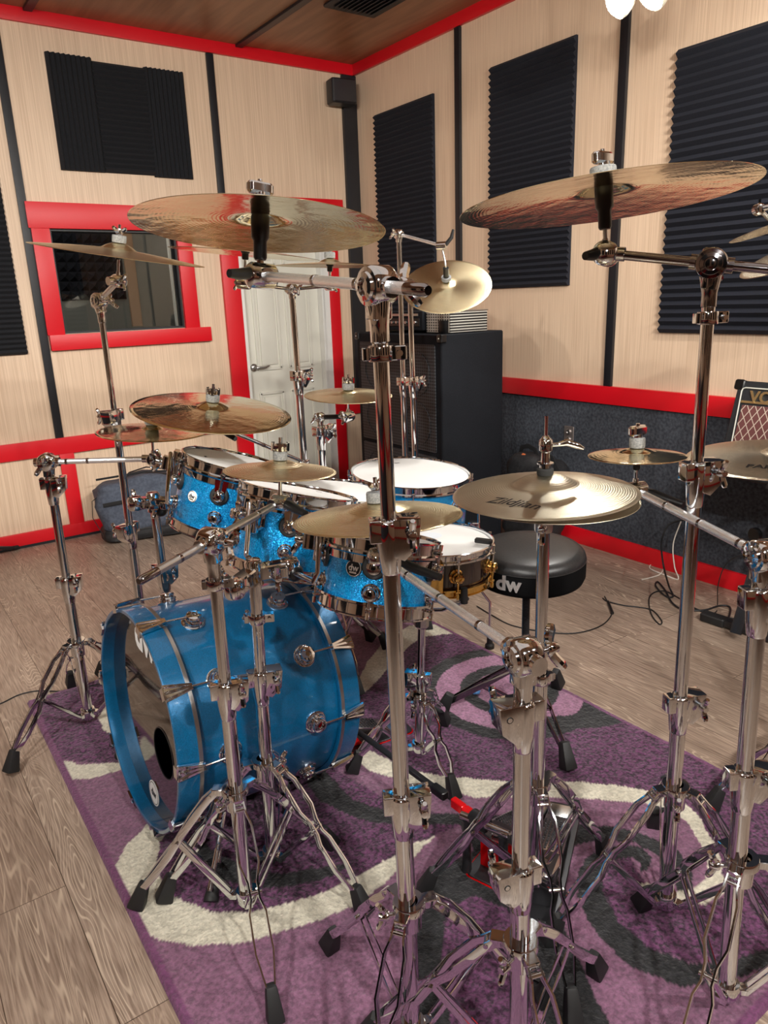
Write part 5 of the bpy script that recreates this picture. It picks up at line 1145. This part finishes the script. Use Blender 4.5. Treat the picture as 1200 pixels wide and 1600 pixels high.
for q, zz in ((.1, .395), (-.02, .385)):
    MB().strap([dc + dX * (-.16) - Yd * (.1 - q) + Vector((0, 0, .34)), dc + dX * -.08 - Yd * (.06 - q) + Vector((0, 0, zz)), dc + dX * .02 - Yd * (.05 - q) + Vector((0, 0, zz + .02)), dc + dX * .12 - Yd * (.06 - q) + Vector((0, 0, zz)), dc + dX * .2 - Yd * (.1 - q) + Vector((0, 0, .35))], .028, .004, Vector((0, 0, 1))).build('handle', 'strap', df)
MB().strap([dc - dX * .27 - Yd * .06 + Vector((0, 0, .30)), dc - dX * .325 - Yd * .08 + Vector((0, 0, .27)), dc - dX * .335 - Yd * .09 + Vector((0, 0, .17)), dc - dX * .29 - Yd * .12 + Vector((0, 0, .06))], .022, .004, dX).build('end_strap', 'strap', df)
MB().strap([dc - dX * .27 - Yd * .158 + Vector((0, 0, .255)), dc - dX * .14 - Yd * .164 + Vector((0, 0, .265))], .022, .004, Yd).build('strap_patch', 'strap', df)
MB().strap([dc - dX * .285 - Yd * .02 + Vector((0, 0, .385)), dc - dX * .0 - Yd * .03 + Vector((0, 0, .402)), dc + dX * .27 - Yd * .02 + Vector((0, 0, .38))], .012, .006, Yd).build('zip', 'strap', df)
gb = thing('gig_bag', (2.98, 2.86, 0), 'black padded gig bag leaning on the dark wall behind the throne', 'bag')
soft(MB(), (3.00, 2.80, .265), (.36, .22, .51), (0, 1, 0), .45, .006, 8).build('bag_body', 'bag_black', gb, ang=80)
soft(MB(), (2.895, 2.80, .20), (.27, .07, .30), (0, 1, 0), .45, .004, 9).build('front_pocket', 'bag_black', gb, ang=80)
gz = .50
MB().strap([(2.98, 2.90, gz), (2.97, 2.88, gz + .05), (2.97, 2.83, gz + .065), (2.97, 2.78, gz + .05), (2.98, 2.76, gz)], .026, .006, (1, 0, 0)).build('carry_handle', 'strap', gb)
MB().strap([(2.98, 2.72, gz + .03), (2.97, 2.66, gz + .02), (2.97, 2.60, gz - .06), (3.0, 2.58, gz - .18)], .035, .008, (1, 0, 0)).build('shoulder_strap', 'strap', gb)
MB().path([(2.94, 2.86, gz + .004), (2.93, 2.83, gz + .02), (2.935, 2.79, gz + .012), (2.92, 2.75, gz)], [.008, .010, .010, .006], 8).build('orange_tag', 'orange', gb)

# ------------------------------------------------------------------ cables and small things on the floor
def smooth(pts, k=8):
    P = [V3(p) for p in pts]; P = [P[0]] + P + [P[-1]]; out = []
    for i in range(1, len(P) - 2):
        for j in range(k):
            t = j / k; a, b, c, d = P[i - 1:i + 3]
            out.append(.5 * ((2 * b) + (c - a) * t + (2 * a - 5 * b + 4 * c - d) * t * t + (3 * b - a - 3 * c + d) * t ** 3))
    out.append(P[-2]); return out
def cable(name, label, pts, r=.0032, m='cable_black'):
    o = MB().path(smooth(pts), r, 8).build(name, m, None); return tag(o, label, 'cable')
FZ = lambda p, z=.004: (p[0], p[1], z)
cable('cable', 'thin black cable running from the floor jack end to under the throne', [FZ(p) for p in ((2.1283, 2.3301), (2.1105, 2.2056), (2.1044, 2.0801), (2.1623, 1.9494), (2.2551, 1.8564), (2.3962, 1.8373), (2.5389, 1.8921), (2.6102, 1.9725), (2.6594, 2.0296))], .0026)
jk = thing('cable_plug', (2.5723, 1.921, 0), 'small black cable plug lying on the boards right of the throne', 'plug')
MB().tube((2.614, 1.9754, 0.008), (2.5259, 1.8818, 0.008), .006, .007, 12).build('plug_body', 'black', jk)
cable('cable', 'black cable with loops trailing from the small plug toward the amplifier', [FZ(p) for p in ((2.6344, 2.0207), (2.622, 1.9819), (2.641, 1.9082), (2.6772, 1.8496), (2.6903, 1.7924), (2.6275, 1.7036), (2.5916, 1.6913), (2.6511, 1.7712), (2.7812, 1.8769), (2.8701, 1.9123), (2.9238, 1.8874), (2.8926, 1.7828), (2.8507, 1.676), (2.8621, 1.5769), (2.8829, 1.5161))], .0030)
cable('cable', 'thicker black cable hanging behind the right stand and looping on the boards', [(3.15, 1.9595, 0.2957), (3.12, 2.0242, 0.2608), (3.05, 2.0103, 0.1967), (2.7789, 1.8168, 0.2), (2.9397, 1.8828, 0.03)] + [FZ(p, .006) for p in ((2.8969, 1.8286), (2.8705, 1.851), (2.9378, 1.9493), (2.9939, 1.9778), (2.9238, 1.8874), (2.828, 1.7889), (2.7981, 1.7111), (2.8593, 1.6506), (2.9565, 1.6333), (2.9709, 1.5935), (2.8584, 1.5366), (2.8046, 1.5222), (2.7744, 1.4817), (2.8533, 1.4568), (2.9234, 1.44), (2.986, 1.4046))], .0042)
cable('cable', 'thin grey cable dropping from the amplifier stand to the boards', [(2.86, 1.4686, 0.3169), (2.85, 1.5264, 0.2924), (2.85, 1.5718, 0.2368), (2.86, 1.5972, 0.1388), FZ((2.9695, 1.6525, 0)), FZ((2.8807, 1.608, 0)), FZ((2.8431, 1.6395, 0)), FZ((2.8484, 1.6893, 0))], .0022)
cable('cable', 'white cable coiled on the boards by the red baseboard', [(3.14, 1.9728, 0.2849), (3.14, 2.0045, 0.1615), (3.12, 1.9751, 0.0564)] + [FZ(p) for p in ((3.1042, 1.9394), (3.1026, 2.0097), (3.1192, 2.1026), (3.1615, 2.1402), (3.2404, 2.1612), (3.2567, 2.1341), (3.1989, 2.083), (3.0988, 2.0363), (3.0333, 2.0344), (2.9645, 2.0477))], .0030, 'cable_white')
cable('cable', 'thin black cable crossing the boards at the left edge to the rug', [FZ(p, .0035) for p in ((0.1182, 2.7861), (0.2025, 2.7908), (0.2718, 2.8166), (0.3357, 2.801), (0.4025, 2.7409), (0.4609, 2.7058))] + [FZ(p, .016) for p in ((0.4944, 2.6909), (0.5482, 2.6719))], .0026)
sc_ = thing('paper_scrap', (1.6072, 1.7662, 0), 'tiny bright blue paper scrap on the rug rings', 'scrap')
MB().add([(x + 0, y, z) for x, y, z in [(1.5798, 1.7598, 0.018), (1.5877, 1.7515, 0.024), (1.6094, 1.7416, 0.018), (1.5862, 1.723, 0.022), (1.5732, 1.7389, 0.017)]], [(0, 1, 4), (1, 3, 4), (1, 2, 3)]).build('scrap_sheet', 'blue_scrap', sc_).modifiers.new('t', 'SOLIDIFY').thickness = .001
ms = thing('microphone_stand', (0.2343, 4.4679, 0), 'black tripod leg poking in at the left edge by the baseboard', 'stand')
mc = V3((0.2343, 4.4679, 0)); 
for k in range(3):
    t = math.radians(36 + 120 * k); d = Vector((math.cos(t), math.sin(t), 0)); e = mc + d * .44 + Vector((0, 0, .015))
    lg = MB().tube(mc + Vector((0, 0, .16)), e, .011, seg=12).build('leg', 'dark_metal', ms); MB().tube(e - d * .03 + Vector((0, 0, .008)), e + d * .01, .013, seg=12).build('rubber_foot', 'rubber', lg)
MB().tube(mc + Vector((0, 0, .06)), mc + Vector((0, 0, 1.0)), .010, seg=14).build('pole', 'dark_metal', ms)
MB().lathe([(0, 0), (.02, 0), (.024, .01), (.024, .05), (.014, .06), (0, .06)], mc + Vector((0, 0, .09)), (0, 0, 1), 16).build('leg_hub', 'dark_metal', ms)

bpy.context.view_layer.update()
